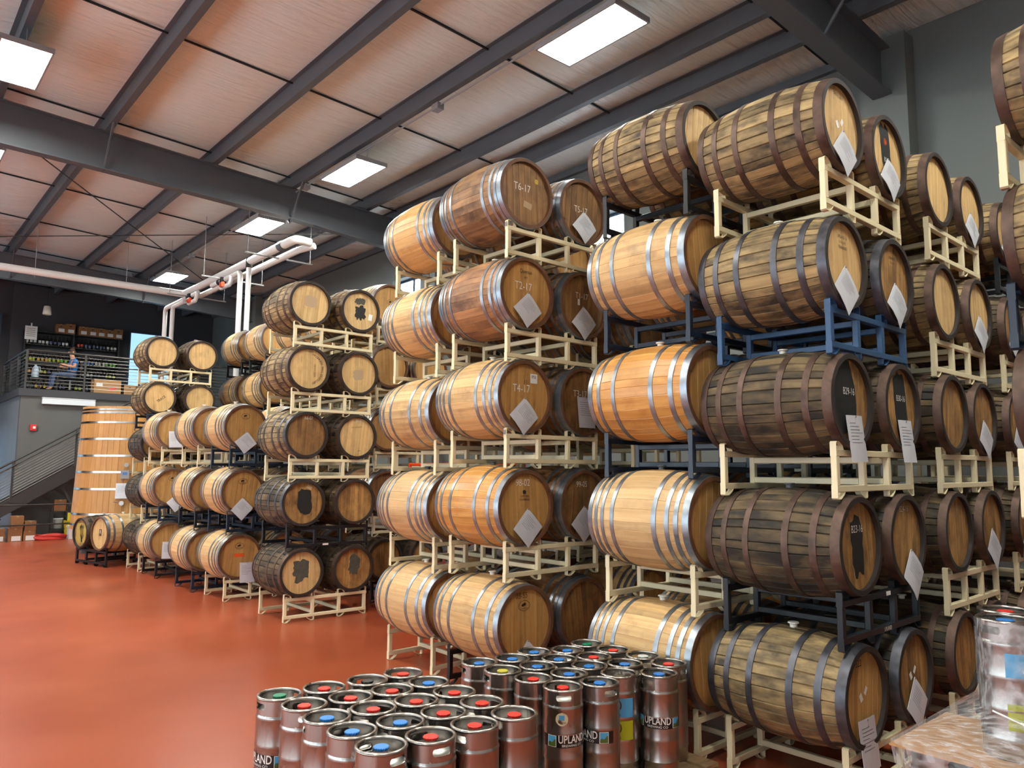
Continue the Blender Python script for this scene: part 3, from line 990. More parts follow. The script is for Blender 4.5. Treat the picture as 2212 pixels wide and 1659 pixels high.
STACKS = {
 'D': (4.50, 2.175, 0.68, [
    (0.0, 'cream', Bq(('bourbon', W_BOURBON, IRON, H_TAN), [T_('322', -0.05, 0.2, 0.06, INK)] + SCRAP, 'with paper scraps on its head', ('rect', 0.0, -0.13)), Bq(BDI, SCRAP, '', DI)),
    (0.893, 'black', Bq(BD, [('patch', 0.0, 0.0, 0.16, 0.36, 1, PAINTB, 0.1, 0.12), T_('B23-16', 0.0, 0.1, 0.065)], 'chalked B23-16'), Bq(BD, [T_('B24-16', 0.0, 0.2, 0.06)], 'chalked B24-16', ('diamond', 0.06, -0.08))),
    (1.788, 'cream', Bq(BD, [('patch', -0.06, 0.02, 0.3, 0.46, 2, PAINTB, 0.12, 0.06), T_('B29-16', 0.0, 0.06, 0.065)], 'chalked B29-16', ('rect', 0.03, -0.1)), Bq(BD, [('patch', 0.02, 0.02, 0.2, 0.44, 3, PAINTB, 0.1, 0.06), T_('B30-16', 0.02, 0.06, 0.06)], 'chalked B30-16', ('rect', 0.04, -0.1))),
    (2.675, 'blue', Bq(BOI, SMALLST('UPLAND 16') + [('text', 'TENNESSEE', 0, 0.1, 0.028, INK, 0), ('text', 'DSP 22', -0.03, -0.12, 0.022, BRAND, 0)], 'with blue-grey hoops', ('diamond', 0.0, -0.03)), Bq(BDI, SMALLST('WHISKEY'), '', DI)),
    (3.59, 'cream', Bq(BO, [('text', 'DISTILLERY', 0.0, 0.2, 0.03, INK, -0.1)] + SCRAP, 'with a torn label on its head', ('diamond', 0.02, -0.04)), Bq(BO, [('patch', 0.0, 0.06, 0.16, 0.36, 5, PAINTB, 0.15, 0.12), ('patch', 0.0, 0.12, 0.05, 0.05, 6, ORANGE_ST, 0, 0.1), T_('B20', 0.0, -0.02, 0.05)], 'with an orange dot on black paint', DI))]),
 'D2': (6.2, 2.19, 0.68, [(z, c, Bq(b), Bq(b, [], '', p)) for z, c, b, p in (
    (0.0, 'cream', BD, None), (0.893, 'cream', BD, DI), (1.788, 'cream', BD, DI), (2.675, 'cream', BO, DI), (3.59, 'cream', BO, DI))]),
 'D3': (7.9, 2.21, 0.68, [(z, c, Bq(b, [], '', DI if z > 0.5 else None), Bq(b)) for z, c, b in (
    (0.0, 'cream', BD), (0.893, 'cream', BD), (1.788, 'cream', BD), (2.675, 'cream', BD), (3.59, 'black', BO))]),
 'C': (4.43, 3.165, 0.58, [
    (0.0, 'cream', Bq(WT), Bq(WT)), (0.956, 'cream', Bq(WP, [], 'with bright hoops'), Bq(WB)), (1.894, 'navy', Bq(WO), Bq(WT)), (2.86, 'navy', Bq(WT6, [], 'with dark crack lines'), Bq(WT)), (3.795, 'black', Bq(BO, [], 'with brown hoops'), Bq(BO))]),
 'C2': (6.15, 3.2, 0.3, [(z, c, Bq(b), Bq(b)) for z, c, b in ((0.0, 'cream', WT), (0.945, 'cream', WT), (1.89, 'navy', WB), (2.84, 'navy', WT), (3.784, 'black', BO))]),
 'B': (4.27, 4.972, 0.03, [
    (0.0, 'black', Bq(WT6, [T_('03-55', -0.03, 0.235, 0.07, BRAND)] + CANTON, 'with an oval stamp', ('diamond', 0.03, -0.15)), Bq(WB)),
    (0.988, 'cream', Bq(WO, [T_('98-02', -0.02, 0.21, 0.085), ('patch', 0.0, 0.13, 0.04, 0.035, 8, INK, 0, 0.2), ('text', 'CANTON', 0, 0.095, 0.028, INK, 0), ('text', 'COOPERAGE', 0, 0.065, 0.024, INK, 0)], 'chalked 98-02', ('diamond', 0.03, -0.02)), Bq(WB, [T_('99-05', -0.02, 0.19, 0.075)], 'chalked 99-05', DI)),
    (1.96, 'cream', Bq(WT, [T_('T4-17', -0.03, 0.07, 0.1), ('rect', 'sticker', 0.12, 0.17, 0.085, 0.085, WHITE_ST, 0.0), ('rect', 'stamp', 0.12, 0.185, 0.055, 0.03, INK, 0.0), ('text', '11', 0.02, 0.13, 0.055, BRAND, 0)], 'chalked T4-17', DI), Bq(WB, [T_('T3-17', -0.03, 0.07, 0.09)], 'chalked T3-17', ('rect', 0.03, 0.03))),
    (2.888, 'cream', Bq(('wine8b', W_WINE, ZINC, H_TAN), [T_('T2-17', -0.03, 0.06, 0.1), ('text', 'Quercus', 0.0, 0.2, 0.05, INK, 0), ('text', 'MT', 0.0, 0.14, 0.035, INK, 0)], 'chalked T2-17', ('diamond', 0.02, 0.0)), Bq(WB, [T_('T1-17', -0.01, 0.09, 0.085), ('rect', 'sticker', -0.05, 0.03, 0.03, 0.06, WHITE_ST, 0)], 'chalked T1-17', DI)),
    (3.82, 'cream', Bq(('wine8b', W_BROWN, ZINC, H_BROWN), [T_('T6-17', -0.04, 0.05, 0.1), ('patch', 0.14, 0.15, 0.045, 0.045, 9, simple('pollen_yellow', srgb(196, 166, 70), 0.8), 0, 0.08), ('rect', 'sticker', 0.03, -0.1, 0.1, 0.06, PATCHT, -0.2)], 'chalked T6-17'), Bq(WB, [T_('T5-17', -0.01, 0.02, 0.09)], 'chalked T5-17', ('diamond', 0.02, 0.0)))]),
 'B2': (6.0, 5.0, 0.0, [(z, 'cream', Bq(b), Bq(b)) for z, b in ((0.0, WT), (0.96, WB), (1.92, WT), (2.88, WB))]),
 'A': (4.315, 6.08, -0.21, [
    (0.0, 'cream', Bq(WP6), Bq(WT)), (0.942, 'cream', Bq(WP), Bq(WB)), (1.881, 'cream', Bq(WT6), Bq(WB)), (2.845, 'cream', Bq(WT), Bq(WB)), (3.78, 'cream', Bq(('wine8b', W_LORANGE, ZINC, H_TAN), [], 'with light varnish'), Bq(WT))]),
 'A2': (6.0, 6.1, 0.0, [(z, 'cream', Bq(b), Bq(b)) for z, b in ((0.0, WB), (0.945, WT), (1.89, WB), (2.84, WT), (3.78, WP))]),
 'E': (4.265, 9.245, -1.09, [
    (0.0, 'cream', Bq(('bourbon', W_DARK, RUST, H_PALE), [('patch', 0.0, 0.03, 0.22, 0.26, 11, PAINTG, 0.25, 0.22)], 'with a worn grey patch'), Bq(('bourbon', W_DARK, RUST, H_OLD), [('patch', 0.02, 0.05, 0.16, 0.26, 12, PAINTG, -0.1, 0.16)], 'with a tall grey patch')),
    (0.886, 'black', Bq(('bourbon', W_DARK, IRON, H_OLD), [('patch', 0.02, 0.02, 0.19, 0.32, 13, PAINTB, 0.06, 0.1), ('rect', 'sticker', 0.08, 0.2, 0.07, 0.045, PATCHT, -0.5)], 'with a large black patch'), Bq(('bourbon', W_DARK, RUST, H_OLD))),
    (1.762, 'cream', Bq(('bourbon', W_BOURBON, IRON, H_BROWN), [T_('B6-07', 0.03, 0.22, 0.06)], 'chalked B6-07'), Bq(('bourbon', W_DARK, RUST, H_PALE), [T_('B9-07', 0.03, 0.22, 0.05), ('text', 'RYE WHISKEY', 0.0, 0.13, 0.03, BRAND, 0.1), ('text', '1441', 0.04, -0.19, 0.03, INK, 0.1)], 'with faded stamps')),
    (2.635, 'cream', Bq(('bourbon', W_BOURBON, RUST, H_PALE), [('arc', 'WILDERNESS TRAIL DISTILLERY', 0.2, 0.0, 0.094, 0.042, INK), ('text', 'DSP-KY-20005', 0.09, -0.02, 0.034, INK, -PI / 2), ('text', 'RYE 2014', -0.1, 0.12, 0.022, BRAND, -PI / 2)], 'lettered round its head'), Bq(('bourbon', W_DARK, RUST, H_PALE), [('patch', 0.0, -0.02, 0.16, 0.14, 14, PATCHT, 0.1, 0.08)], 'with a pale square patch')),
    (3.513, 'cream', Bq(('bourbon', W_BOURBON, RUST, H_PALE), [('patch', 0.01, 0.03, 0.18, 0.15, 15, PATCHT, -0.1, 0.06)], 'with a dull square patch'), Bq(('bourbon', W_BOURBON, RUST, H_PALE), [('patch', 0.0, 0.14, 0.16, 0.09, 16, PAINTG, 0.0, 0.2), ('patch', 0.0, -0.02, 0.15, 0.19, 17, PAINTB, 0.1, 0.25), ('rect', 'sticker', 0.16, -0.07, 0.06, 0.09, WHITE_ST, -0.15)], 'with a torn black blotch'))]),
 'E2': (5.85, 9.8, 0.0, [(z, 'cream' if i else 'black', Bq(b, [('oval', 0, 0.05, 0.06, 0.04, INK)] if i == 4 else []), Bq(b)) for i, (z, b) in enumerate(((0.0, BD), (0.945, WB), (1.89, WT), (2.84, WT), (3.78, WT)))]),
 'F': (4.25, 11.235, -0.5, [
    (0.0, 'cream', Bq(WP, CANTON + [('rect', 'sticker', 0.0, 0.02, 0.15, 0.05, ORANGE_ST, 0.0)], 'with an orange sticker', ('rect', 0.12, -0.1)), Bq(WT)), (0.949, 'navy', Bq(WP, CANTON, '', ('diamond', 0.0, -0.1)), Bq(WT)), (1.92, 'navy', Bq(WP, CANTON, '', ('diamond', 0.03, -0.09)), Bq(WT))]),
 'G': (4.17, 12.37, -0.5, [
    (0.0, 'navy', Bq(WP), Bq(WT)), (0.948, 'black', Bq(WP), Bq(WT)), (1.94, 'cream', Bq(WP), Bq(WT))]),
 'H': (4.17, 14.24, -0.5, [
    (0.0, 'black', Bq(WP, [], '', ('rect', 0.0, -0.02)), Bq(WT)), (0.948, 'navy', Bq(WP, CANTON, '', ('diamond', 0.1, -0.12)), Bq(WT)), (1.95, 'cream', Bq(WP, [], '', ('rect', 0.0, -0.02)), Bq(WT))]),
 'I': (4.18, 15.3, -0.5, [
    (0.0, 'cream', Bq(BD), Bq(BD)), (0.88, 'cream', Bq(BDI), Bq(BD)), (1.76, 'cream', Bq(BDI), Bq(BD)), (2.64, 'navy', Bq(BO, [('text', 'TRACE', 0.03, -0.02, 0.07, INK, 0.7)], 'with slanted black print'), Bq(('bourbon', W_DARK, RUST, H_PALE))), (3.518, 'cream', Bq(BO), Bq(('bourbon', W_DARK, RUST, H_PALE)))]),
}
for nm, x, y in (('F2', 5.9, 11.3), ('G2', 5.9, 12.45), ('H2', 5.9, 14.0), ('I2', 5.9, 15.2)):
    STACKS[nm] = (x, y, 0.0, [(z, 'black' if nm in ('H2', 'I2') else 'cream', Bq(b), Bq(b)) for z, b in ((0.0, WB), (0.945, WT), (1.89, WP), (2.84, WT), (3.78, WP))])

FINE = {'A': (0,), 'B': (0, 1), 'C': (0,), 'D': (0, 1), 'D2': (0, 1)}
for nm, (sx, sy, yaw, levels) in STACKS.items():
    a = math.radians(yaw)
    ca, sa = math.cos(a), math.sin(a)
    for li, (z, rcol, *bars) in enumerate(levels):
        lw = LV[li]
        top = 'top' if li == len(levels) - 1 else lw
        rk = rack(sx, sy, z, rcol, '%s steel barrel rack, %s level, %s' % (rcol, top, SD[nm]), full=nm in 'ABCDE' or nm == 'D2', rz=a)
        if rcol == 'black' and nm in ('D', 'E'):
            obj('tag', mesh('tag', box(0.62, -0.002, ZT - 0.034, 0.68, 0.0, ZT - 0.008) if nm == 'D' else box(0.5, -0.002, ZB + 0.01, 0.58, 0.0, ZB + 0.032), WHITE_ST), rk)
            if nm == 'D':
                obj('stencil', mesh('stencil', rot2(text2d('UPLAND', 0.036), 0, (0.62, ZB + 0.018), 0.8), LABELW), rk, (0, -0.0015, 0))
        if nm == 'B' and li in (2, 4):
            obj('tag', mesh('tag', box(-0.0085, 0.008, RH - 0.06, -0.0065, 0.032, RH - 0.02), PRINT), rk)
        for pi, (kind, wm, hm, hd, marks, note, pap) in enumerate(bars):
            L, rh, rb, hp = BT[kind]
            ov = 0.035 if kind == 'bourbon' else 0.03
            ov += rng.uniform(-0.012, 0.012)
            bx = 0.02 + SP / 2 + pi * 2 * SP
            by = -ov + L / 2
            rf = brad(kind, L / 2 - ov - 0.02)
            zc = z + ZT + rf + 0.003
            X, Y = sx + bx * ca - by * sa, sy + bx * sa + by * ca
            side = 'left' if pi == 0 else 'right'
            lab = '%s barrel%s, %s, %s level, %s' % (KINDW[wm.name], (' ' + note) if note else '', side, top, SD[nm])
            barrel(X, Y, zc, kind, wm, hm, hd, lab, fine=pi in FINE.get(nm, ()), rz=a, marks=marks, bung=True, bungm=BUNGD if (li + pi) % 3 == 1 else BUNG)
            if pap:
                st, dx, dz = pap
                hx, hy = bx + dx, by - L / 2 + 0.022
                paper(sx + hx * ca - hy * sa, sy + hx * sa + hy * ca, zc + dz, 'white sheet hung on the %s barrel, %s level, %s' % (side, top, SD[nm]), st, rz=a,
                      swing=rng.uniform(-0.06, 0.06), **({'wd': 0.228, 'ht': 0.25} if st == 'diamond' else {'wd': 0.22, 'ht': 0.29}))
# stack cut by the right edge: its far ends face the nearest stack
for li in range(5):
    z = 0.864 * li
    lw = LV[li]
    rack(4.5, 1.155 - RD + TB - 0.005, z, 'cream' if li != 3 else 'navy', '%s steel barrel rack, %s level, %s' % ('cream' if li != 3 else 'navy', lw, SD['K']), full=True)
    for pi in (0, 1):
        L, rh, rb, hp = BT['bourbon']
        barrel(4.5 + 0.02 + SP / 2 + pi * 2 * SP, 1.21 - L / 2, z + ZT + 0.305, 'bourbon', W_BOURBON, RUST, H_PALE, '%s barrel, %s, %s level, %s' % ('weathered oak', 'left' if pi == 0 else 'right', lw, SD['K']), fine=pi == 0, rz=PI, marks=())
    if li > 1:
        paper(4.5 + 0.02 + SP / 2, 1.21 - 0.022, z + ZT + 0.285, 'white sheet hung on a barrel, %s level, %s' % (lw, SD['K']), 'diamond', rz=PI)

# ------------------------------------------------------------------ two barrels on a turned black rack
JA = math.atan2(-1.083, 0.275)
rack(3.585, 17.47, 0.0, 'black', 'black steel rack turned sideways in front of the big vat', full=True, rz=JA)
for pi, (spec, nm, mk) in enumerate(((BD, 'weathered oak barrel with a yellow-stained head, left on the turned black rack', [('patch', 0.0, 0.0, 0.4, 0.4, 31, simple('mustard_stain', srgb(176, 150, 74), 0.8), 0, 0.05), ('patch', 0.03, 0.0, 0.14, 0.3, 32, PAINTB, 0.1, 0.3)]),
                                     (('wine6', W_PALE, ZINC, H_PALE), 'new pale oak barrel with brown branding, right on the turned black rack', [('rect', 'stamp', 0.0, 0.02, 0.09, 0.13, BRAND, 0.0), ('text', 'R', 0.0, 0.03, 0.1, CHALK, 0.0)]))):
    kind, wm, hm, hd = spec
    L, rh, rb, hp = BT[kind]
    bx, by = 0.02 + SP / 2 + pi * 2 * SP, -0.05 + L / 2
    ca, sa = math.cos(JA), math.sin(JA)
    barrel(3.585 + bx * ca - by * sa, 17.47 + bx * sa + by * ca, ZT + brad(kind, L / 2 - 0.07), kind, wm, hm, hd, nm, rz=JA, marks=mk)

# ------------------------------------------------------------------ kegs
KR, KH = 0.116, 0.585
def skirt_geom(slots):
    """upper keg skirt with two open hand holes"""
    r, z0, z1 = 0.1135, KH - 0.09, KH - 0.006
    zc, sh, sw = KH - 0.045, 0.0165, 0.046
    V, Fc = [], []
    def P(a, z, rr=r):
        return (rr * math.sin(a), -rr * math.cos(a), z)
    half = math.radians(30)
    edges = sorted([(a - half) % (2 * PI) for a in slots])
    # plain spans between hole regions
    for k, a in enumerate(slots):
        b = slots[(k + 1) % len(slots)]
        s0, s1 = a + half, b - half
        while s1 <= s0:
            s1 += 2 * PI
        n = 14
        base = len(V)
        for i in range(n + 1):
            t = s0 + (s1 - s0) * i / n
            V += [P(t, z0), P(t, z1)]
        for i in range(n):
            q = base + 2 * i
            Fc.append((q, q + 2, q + 3, q + 1))
    for a in slots:
        n = 24
        base = len(V)
        for i in range(n):
            t = 2 * PI * i / n + PI / n
            c, s = math.cos(t), math.sin(t)
            # stadium-shaped hole
            ix = (sw - sh) * (1 if c > 0 else -1) * min(1, abs(c) * 1.6) + sh * c
            iz = sh * max(-1, min(1, s * 1.25))
            k = 1 / max(abs(c), abs(s))
            ox, oz = c * k, s * k
            oa = a + ox * half
            z_o = (z0 + z1) / 2 + oz * (z1 - z0) / 2
            V += [P(oa, z_o), P(a + ix / r, zc + iz), P(a + ix / r, zc + iz, r - 0.006)]
        for i in range(n):
            j = (i + 1) % n
            q, w_ = base + 3 * i, base + 3 * j
            Fc += [(q, w_, w_ + 1, q + 1), (q + 1, w_ + 1, w_ + 2, q + 2)]
    return V, Fc

def keg_meshes():
    def build():
        d = {}
        body = [(0.0, 0.012), (0.1, 0.012), (0.108, 0.0), (0.1135, 0.004), (0.1135, 0.075), (KR, 0.083), (KR + 0.002, 0.088), (KR, 0.093)]
        for zz in (0.21, 0.345):
            body += [(KR, zz - 0.008), (KR + 0.0025, zz), (KR, zz + 0.008)]
        body += [(KR, KH - 0.112), (KR + 0.003, KH - 0.103), (KR, KH - 0.095), (0.1135, KH - 0.088)]
        d['body'] = mesh('body', lathe(body, 40), STEEL, 40)
        d['skirt'] = mesh('top_skirt', skirt_geom((0.0, PI)), STEEL, 60)
        rim = [(0.1085 + 0.0085 * math.cos(t), KH - 0.0085 + 0.0085 * math.sin(t)) for t in [2 * PI * i / 10 for i in range(11)]]
        d['rim'] = mesh('rim', lathe(rim, 44), STEEL, 60)
        d['dome'] = mesh('top_dome', lathe([(0.112, KH - 0.088), (0.108, KH - 0.075), (0.085, KH - 0.058), (0.045, KH - 0.05), (0.03, KH - 0.049), (0.03, KH - 0.02), (0.0, KH - 0.02)], 36), STEELIN, 40)
        return d
    return cached('keg', build)

def bend(vf, r, a0, z0):
    return [((r) * math.sin(a0 + x / r), -r * math.cos(a0 + x / r), z0 + z) for x, y, z in vf[0]], vf[1]

def cap_mesh(col):
    def build():
        V, n = [], 40
        for z, r in ((0.0, 0.033), (0.010, 0.036), (0.013, 0.032)):
            for i in range(n):
                a = 2 * PI * i / n
                rr = r * (1.0 if (i % 2 or z > 0.011) else 0.93)
                V.append((rr * math.cos(a), rr * math.sin(a), z))
        Fc = [(k * n + i, k * n + (i + 1) % n, (k + 1) * n + (i + 1) % n, (k + 1) * n + i) for k in range(2) for i in range(n)]
        Fc.append(tuple(range(2 * n, 3 * n)))
        return mesh('cap', (V, Fc), CAPS[col])
    return cached(('cap', col), build)

def keg(x, y, ztop, cap, label, turn, group, band=None, extra=()):
    """turn = angle of a hand hole away from the direction of the camera side; band = (angle, depth below rim)"""
    face = math.atan2(-x, y)
    t = thing('beer_keg', label, 'keg', (x, y, ztop - KH), face, group)
    d = keg_meshes()
    obj('body', d['body'], t)
    obj('top_skirt', d['skirt'], t, rot=(0, 0, turn))
    obj('rim', d['rim'], t)
    obj('top_dome', d['dome'], t, rot=(0, 0, turn))
    if cap != 'none':
        obj('cap', cap_mesh(cap), t, (0, 0, KH - 0.022))
    else:
        obj('valve', cached('keg_valve', lambda: mesh('valve', lathe([(0.03, KH - 0.05), (0.03, KH - 0.03), (0.02, KH - 0.03), (0.02, KH - 0.038), (0.0, KH - 0.038)], 20), RUBBER)), t)
    r = KR + 0.0012
    if band:
        a0, dz = band
        zc = KH - dz
        lb = obj('label', mesh('label', lathe([(r, zc - 0.033), (r, zc + 0.033)], 34, a0=-PI / 2 + a0 - 1.55, a1=-PI / 2 + a0 + 1.55), LABELK, 40), t)
        obj('lettering', mesh('lettering', join(bend(rot2(text2d('UPLAND', 0.06, 0.014), 0, (0, 0.01), 0.74), r + 0.0008, a0, zc), bend(rot2(text2d('BREWING CO', 0.018, 0.004), 0, (0, -0.0225), 1.15), r + 0.0008, a0, zc)), LABELW), lb)
        for s in (-1, 1):
            aa = a0 + s * 1.05
            for nm, x0, x1, za, zb, mt, dr in (('picture_border', -0.027, 0.027, -0.031, 0.031, LABELW, 0.0006), ('picture_sky', -0.024, 0.024, -0.028, 0.028, LABELB, 0.001)):
                g = lathe([(r + dr, zc + za), (r + dr, zc + zb)], 6, a0=-PI / 2 + aa + x0 / r, a1=-PI / 2 + aa + x1 / r)
                obj(nm, mesh(nm, g, mt, 40), lb)
            V = []
            for i in range(7):
                u = i / 6
                V += [(-0.024 + 0.048 * u, 0, -0.028), (-0.024 + 0.048 * u, 0, -0.012 + 0.02 * u + 0.006 * math.sin(9 * u))]
            obj('picture_hill', mesh('picture_hill', bend((V, [(2 * i, 2 * i + 2, 2 * i + 3, 2 * i + 1) for i in range(6)]), r + 0.0014, aa, zc), LABELV), lb)
    for e in extra:
        if e[0] == 'round':
            _, a0, dz = e
            o = obj('round_sticker', mesh('round_sticker', bend((disc(0.036, 28)[0], disc(0.036, 28)[1]), r + 0.0004, a0, KH - dz), LABELC), t)
            obj('sticker_picture', mesh('sticker_picture', bend(move(rect2(0.03, 0.026), (0, 0, 0.008)), r + 0.0012, a0, KH - dz), LABELB), o)
            obj('sticker_text', mesh('sticker_text', bend(rot2(text2d('UPLAND', 0.013), 0, (0, -0.018)), r + 0.0012, a0, KH - dz), BRAND), o)
        elif e[0] == 'plate':
            _, a0, dz, mt, s = e
            o = obj('colour_label', mesh('colour_label', lathe([(r, KH - dz - 0.055), (r, KH - dz + 0.055)], 16, a0=-PI / 2 + a0 - 0.85, a1=-PI / 2 + a0 + 0.85), mt, 40), t)
            obj('lettering', mesh('lettering', bend(rot2(text2d(s, 0.1), 0, (0, 0.01), 0.8), r + 0.0008, a0, KH - dz), BRAND), o)
            obj('lettering', mesh('lettering', bend(rot2(text2d('CO', 0.025), 0, (0, -0.042)), r + 0.0008, a0, KH - dz), BRAND), o)
    return t

K1 = [(1.82, 3.956, 'green'), (2.061, 3.921, 'red'), (2.315, 3.896, 'black'), (2.555, 3.894, 'red'), (1.843, 3.712, 'red'), (2.087, 3.676, 'red'), (2.323, 3.646, 'red'), (2.562, 3.643, 'blue'), (1.84, 3.463, 'blue'), (2.082, 3.438, 'red'), (2.319, 3.407, 'red'), (2.564, 3.404, 'red'), (1.839, 3.217, 'blue'), (2.077, 3.181, 'blue'), (2.315, 3.161, 'red'), (2.563, 3.164, 'red'), (1.841, 2.966, 'blue'), (2.077, 2.931, 'red'), (2.323, 2.922, 'red'), (2.571, 2.921, 'red')]
K2 = [(3.179, 3.957, 'blue'), (3.175, 3.719, 'yellow'), (3.198, 3.462, 'red'), (3.211, 3.224, 'red'), (3.417, 3.903, 'blue'), (3.413, 3.657, 'blue'), (3.442, 3.402, 'blue'), (3.444, 3.15, 'blue'), (3.651, 3.945, 'blue'), (3.648, 3.698, 'blue'), (3.675, 3.451, 'blue'), (3.681, 3.205, 'none'), (3.863, 3.834, 'blue'), (3.868, 3.591, 'red'), (3.89, 3.338, 'blue'), (3.871, 3.047, 'blue'), (4.108, 3.878, 'green'), (4.118, 3.638, 'red'), (4.145, 3.395, 'white'), (4.114, 3.159, 'red')]
ROWN = ('far-left column', 'second column from left', 'third column from left', 'right column')
NTH = ('first', 'second', 'third', 'fourth', 'fifth')
TURN1 = {0: -1.1, 4: 0.15, 12: 0.5, 16: 0.75, 17: 0.5, 18: -0.75, 13: -0.9, 19: -1.3, 8: 1.7, 2: 0.2, 3: 0.3, 6: -0.2}
for i, (x, y, c) in enumerate(K1):
    bd = {0: (-0.95, 0.31), 4: (-0.35, 0.34)}.get(i)
    keg(x, y, 0.77, c, 'steel keg with %s cap, left keg group, %s from back, %s' % (c, NTH[i // 4], ROWN[i % 4]), TURN1.get(i, rng.uniform(-PI, PI)), 'kegs in the left group', bd)
TURN2 = {3: 0.05, 7: 0.65, 15: -0.75, 2: 1.05, 11: -0.5, 1: -1.2, 19: 1.1}
COLN = ('left row', 'second row', 'middle row', 'fourth row', 'right row')
for i, (x, y, c) in enumerate(K2):
    bd = {3: (0.5, 0.275), 7: (-0.85, 0.285), 15: (-0.12, 0.27), 19: (-1.9, 0.29)}.get(i)
    ex = {3: (('round', -0.05, 0.155),), 11: (('plate', -0.1, 0.18, LABELB, 'D'), ('plate', -0.1, 0.31, LABELG, 'D'))}.get(i, ())
    capw = 'no cap' if c == 'none' else c + ' cap'
    keg(x, y, 0.72, c, 'steel keg with %s, right keg group, %s, %s from back' % (capw, COLN[i // 4], NTH[i % 4]), TURN2.get(i, rng.uniform(-PI, PI)), 'kegs in the right group', bd, ex)

def pallet(x0, y0, x1, y1, h, label):
    t = thing('pallet', label, 'pallet', ((x0 + x1) / 2, (y0 + y1) / 2, 0))
    wx, wy = x1 - x0, y1 - y0
    n = 8
    bw = wx / n * 0.8
    for i in range(n):
        cx = -wx / 2 + wx * (i + 0.5) / n
        obj('deck_board', cached(('deck', round(bw, 3), round(wy, 3)), lambda: mesh('deck_board', box(-bw / 2, -wy / 2, -0.02, bw / 2, wy / 2, 0.0), PALLETW)), t, (cx, 0, h))
        if i % 3 == 0 or i == n - 1:
            obj('bottom_board', CACHE[('deck', round(bw, 3), round(wy, 3))], t, (cx, 0, 0.02))
    for s in (-1, 0, 1):
        obj('stringer', cached(('strg', round(wx, 3), h), lambda: mesh('stringer', box(-wx / 2, -0.02, 0.02, wx / 2, 0.02, h - 0.02), PALLETW)), t, (0, s * (wy / 2 - 0.03), 0))
    return t
pallet(1.69, 2.77, 2.72, 4.09, 0.185, 'wooden pallet beneath the left keg group')
pallet(3.04, 2.9, 4.28, 4.1, 0.135, 'wooden pallet beneath the right keg group')

# ------------------------------------------------------------------ wrapped keg pallet at the lower right
PX0, PX1, PY0, PY1, PZ = 3.66, 4.34, 0.52, 1.58, 0.735
pallet(PX0 + 0.02, PY0, PX1, PY1, 0.14, 'wooden pallet beneath the plastic-wrapped kegs')
for i in range(2):
    for j in range(4):
        keg(PX0 + 0.17 + i * 0.25, PY0 + 0.16 + j * 0.25, 0.725, 'blue', 'lower-layer steel keg under the cardboard sheet at the right edge', rng.uniform(-PI, PI), 'lower kegs of the wrapped pallet')
sh = obj('cardboard_sheet', mesh('cardboard_sheet', box(PX0, PY0, PZ - 0.008, PX1, PY1, PZ), CARD))
tag(sh, 'brown cardboard sheet between the two layers of wrapped kegs', 'cardboard')
UPK = [(3.935, 1.165, 'blue', -0.6), (4.18, 1.235, 'red', 0.4), (3.93, 0.915, 'red', 1.0), (4.17, 0.99, 'blue', 0.2)]
for i, (x, y, c, tr) in enumerate(UPK):
    keg(x, y, PZ + KH, c, ('steel keg with blue and green labels, nearest in the plastic wrap', 'steel keg with red cap behind, inside the plastic wrap', 'steel keg at the right edge inside the plastic wrap', 'hindmost steel keg inside the plastic wrap')[i], tr, 'upper kegs of the wrapped pallet',
        extra=(('plate', 0.75, 0.19, LABELB, 'U'), ('plate', 0.75, 0.4, LABELG, 'D')) if i == 0 else ())

def film_mat():
    mt, nt, b = newmat('stretch_film')
    L = nt.links.new
    b.inputs['Base Color'].default_value = (0.9, 0.92, 0.95, 1)
    b.inputs['Roughness'].default_value = 0.12
    tc = N(nt, 'ShaderNodeTexCoord')
    mp = N(nt, 'ShaderNodeMapping')
    mp.inputs['Rotation'].default_value = (0.5, 0.6, 0.3)
    mp.inputs['Scale'].default_value = (60, 8, 8)
    L(tc.outputs['Object'], mp.inputs[0])
    nz = N(nt, 'ShaderNodeTexNoise')
    nz.inputs['Scale'].default_value = 2.0
    nz.inputs['Detail'].default_value = 6
    L(mp.outputs[0], nz.inputs['Vector'])
    bp = N(nt, 'ShaderNodeBump')
    bp.inputs['Strength'].default_value = 0.9
    bp.inputs['Distance'].default_value = 0.02
    L(nz.outputs['Fac'], bp.inputs['Height'])
    L(bp.outputs[0], b.inputs['Normal'])
    L(ramp(nt, nz.outputs['Fac'], [(0.42, (0.06, 0.06, 0.06)), (0.66, (0.34, 0.34, 0.34))]), b.inputs['Alpha'])
    return mt
FILM = film_mat()
def hull_ring(pts, rr, n=48):
    """support points of discs: outline wrapped tightly round the kegs"""
    cx = sum(p[0] for p in pts) / len(pts)
    cy = sum(p[1] for p in pts) / len(pts)
    out = []
    for i in range(n):
        a = 2 * PI * i / n
        d = (math.cos(a), math.sin(a))
        b = max(pts, key=lambda p: p[0] * d[0] + p[1] * d[1])
        out.append((b[0] + rr * d[0], b[1] + rr * d[1]))
    return out
ring = hull_ring([(x, y) for x, y, c, t in UPK], KR + 0.006)
def sheet_ring(n, g):
    out = []
    for i in range(n):
        a = 2 * PI * i / n
        c, s = math.cos(a), math.sin(a)
        k = 1 / max(abs(c) / ((PX1 - PX0) / 2 + g), abs(s) / ((PY1 - PY0) / 2 + g))
        out.append(((PX0 + PX1) / 2 + c * k, (PY0 + PY1) / 2 + s * k))
    return out
n = 48
rows = [[(x, y, PZ + KH - 0.004) for x, y in ring], [(x, y, PZ + 0.36) for x, y in ring], [(x, y, PZ + 0.2) for x, y in ring]]
outer = sheet_ring(n, 0.006)
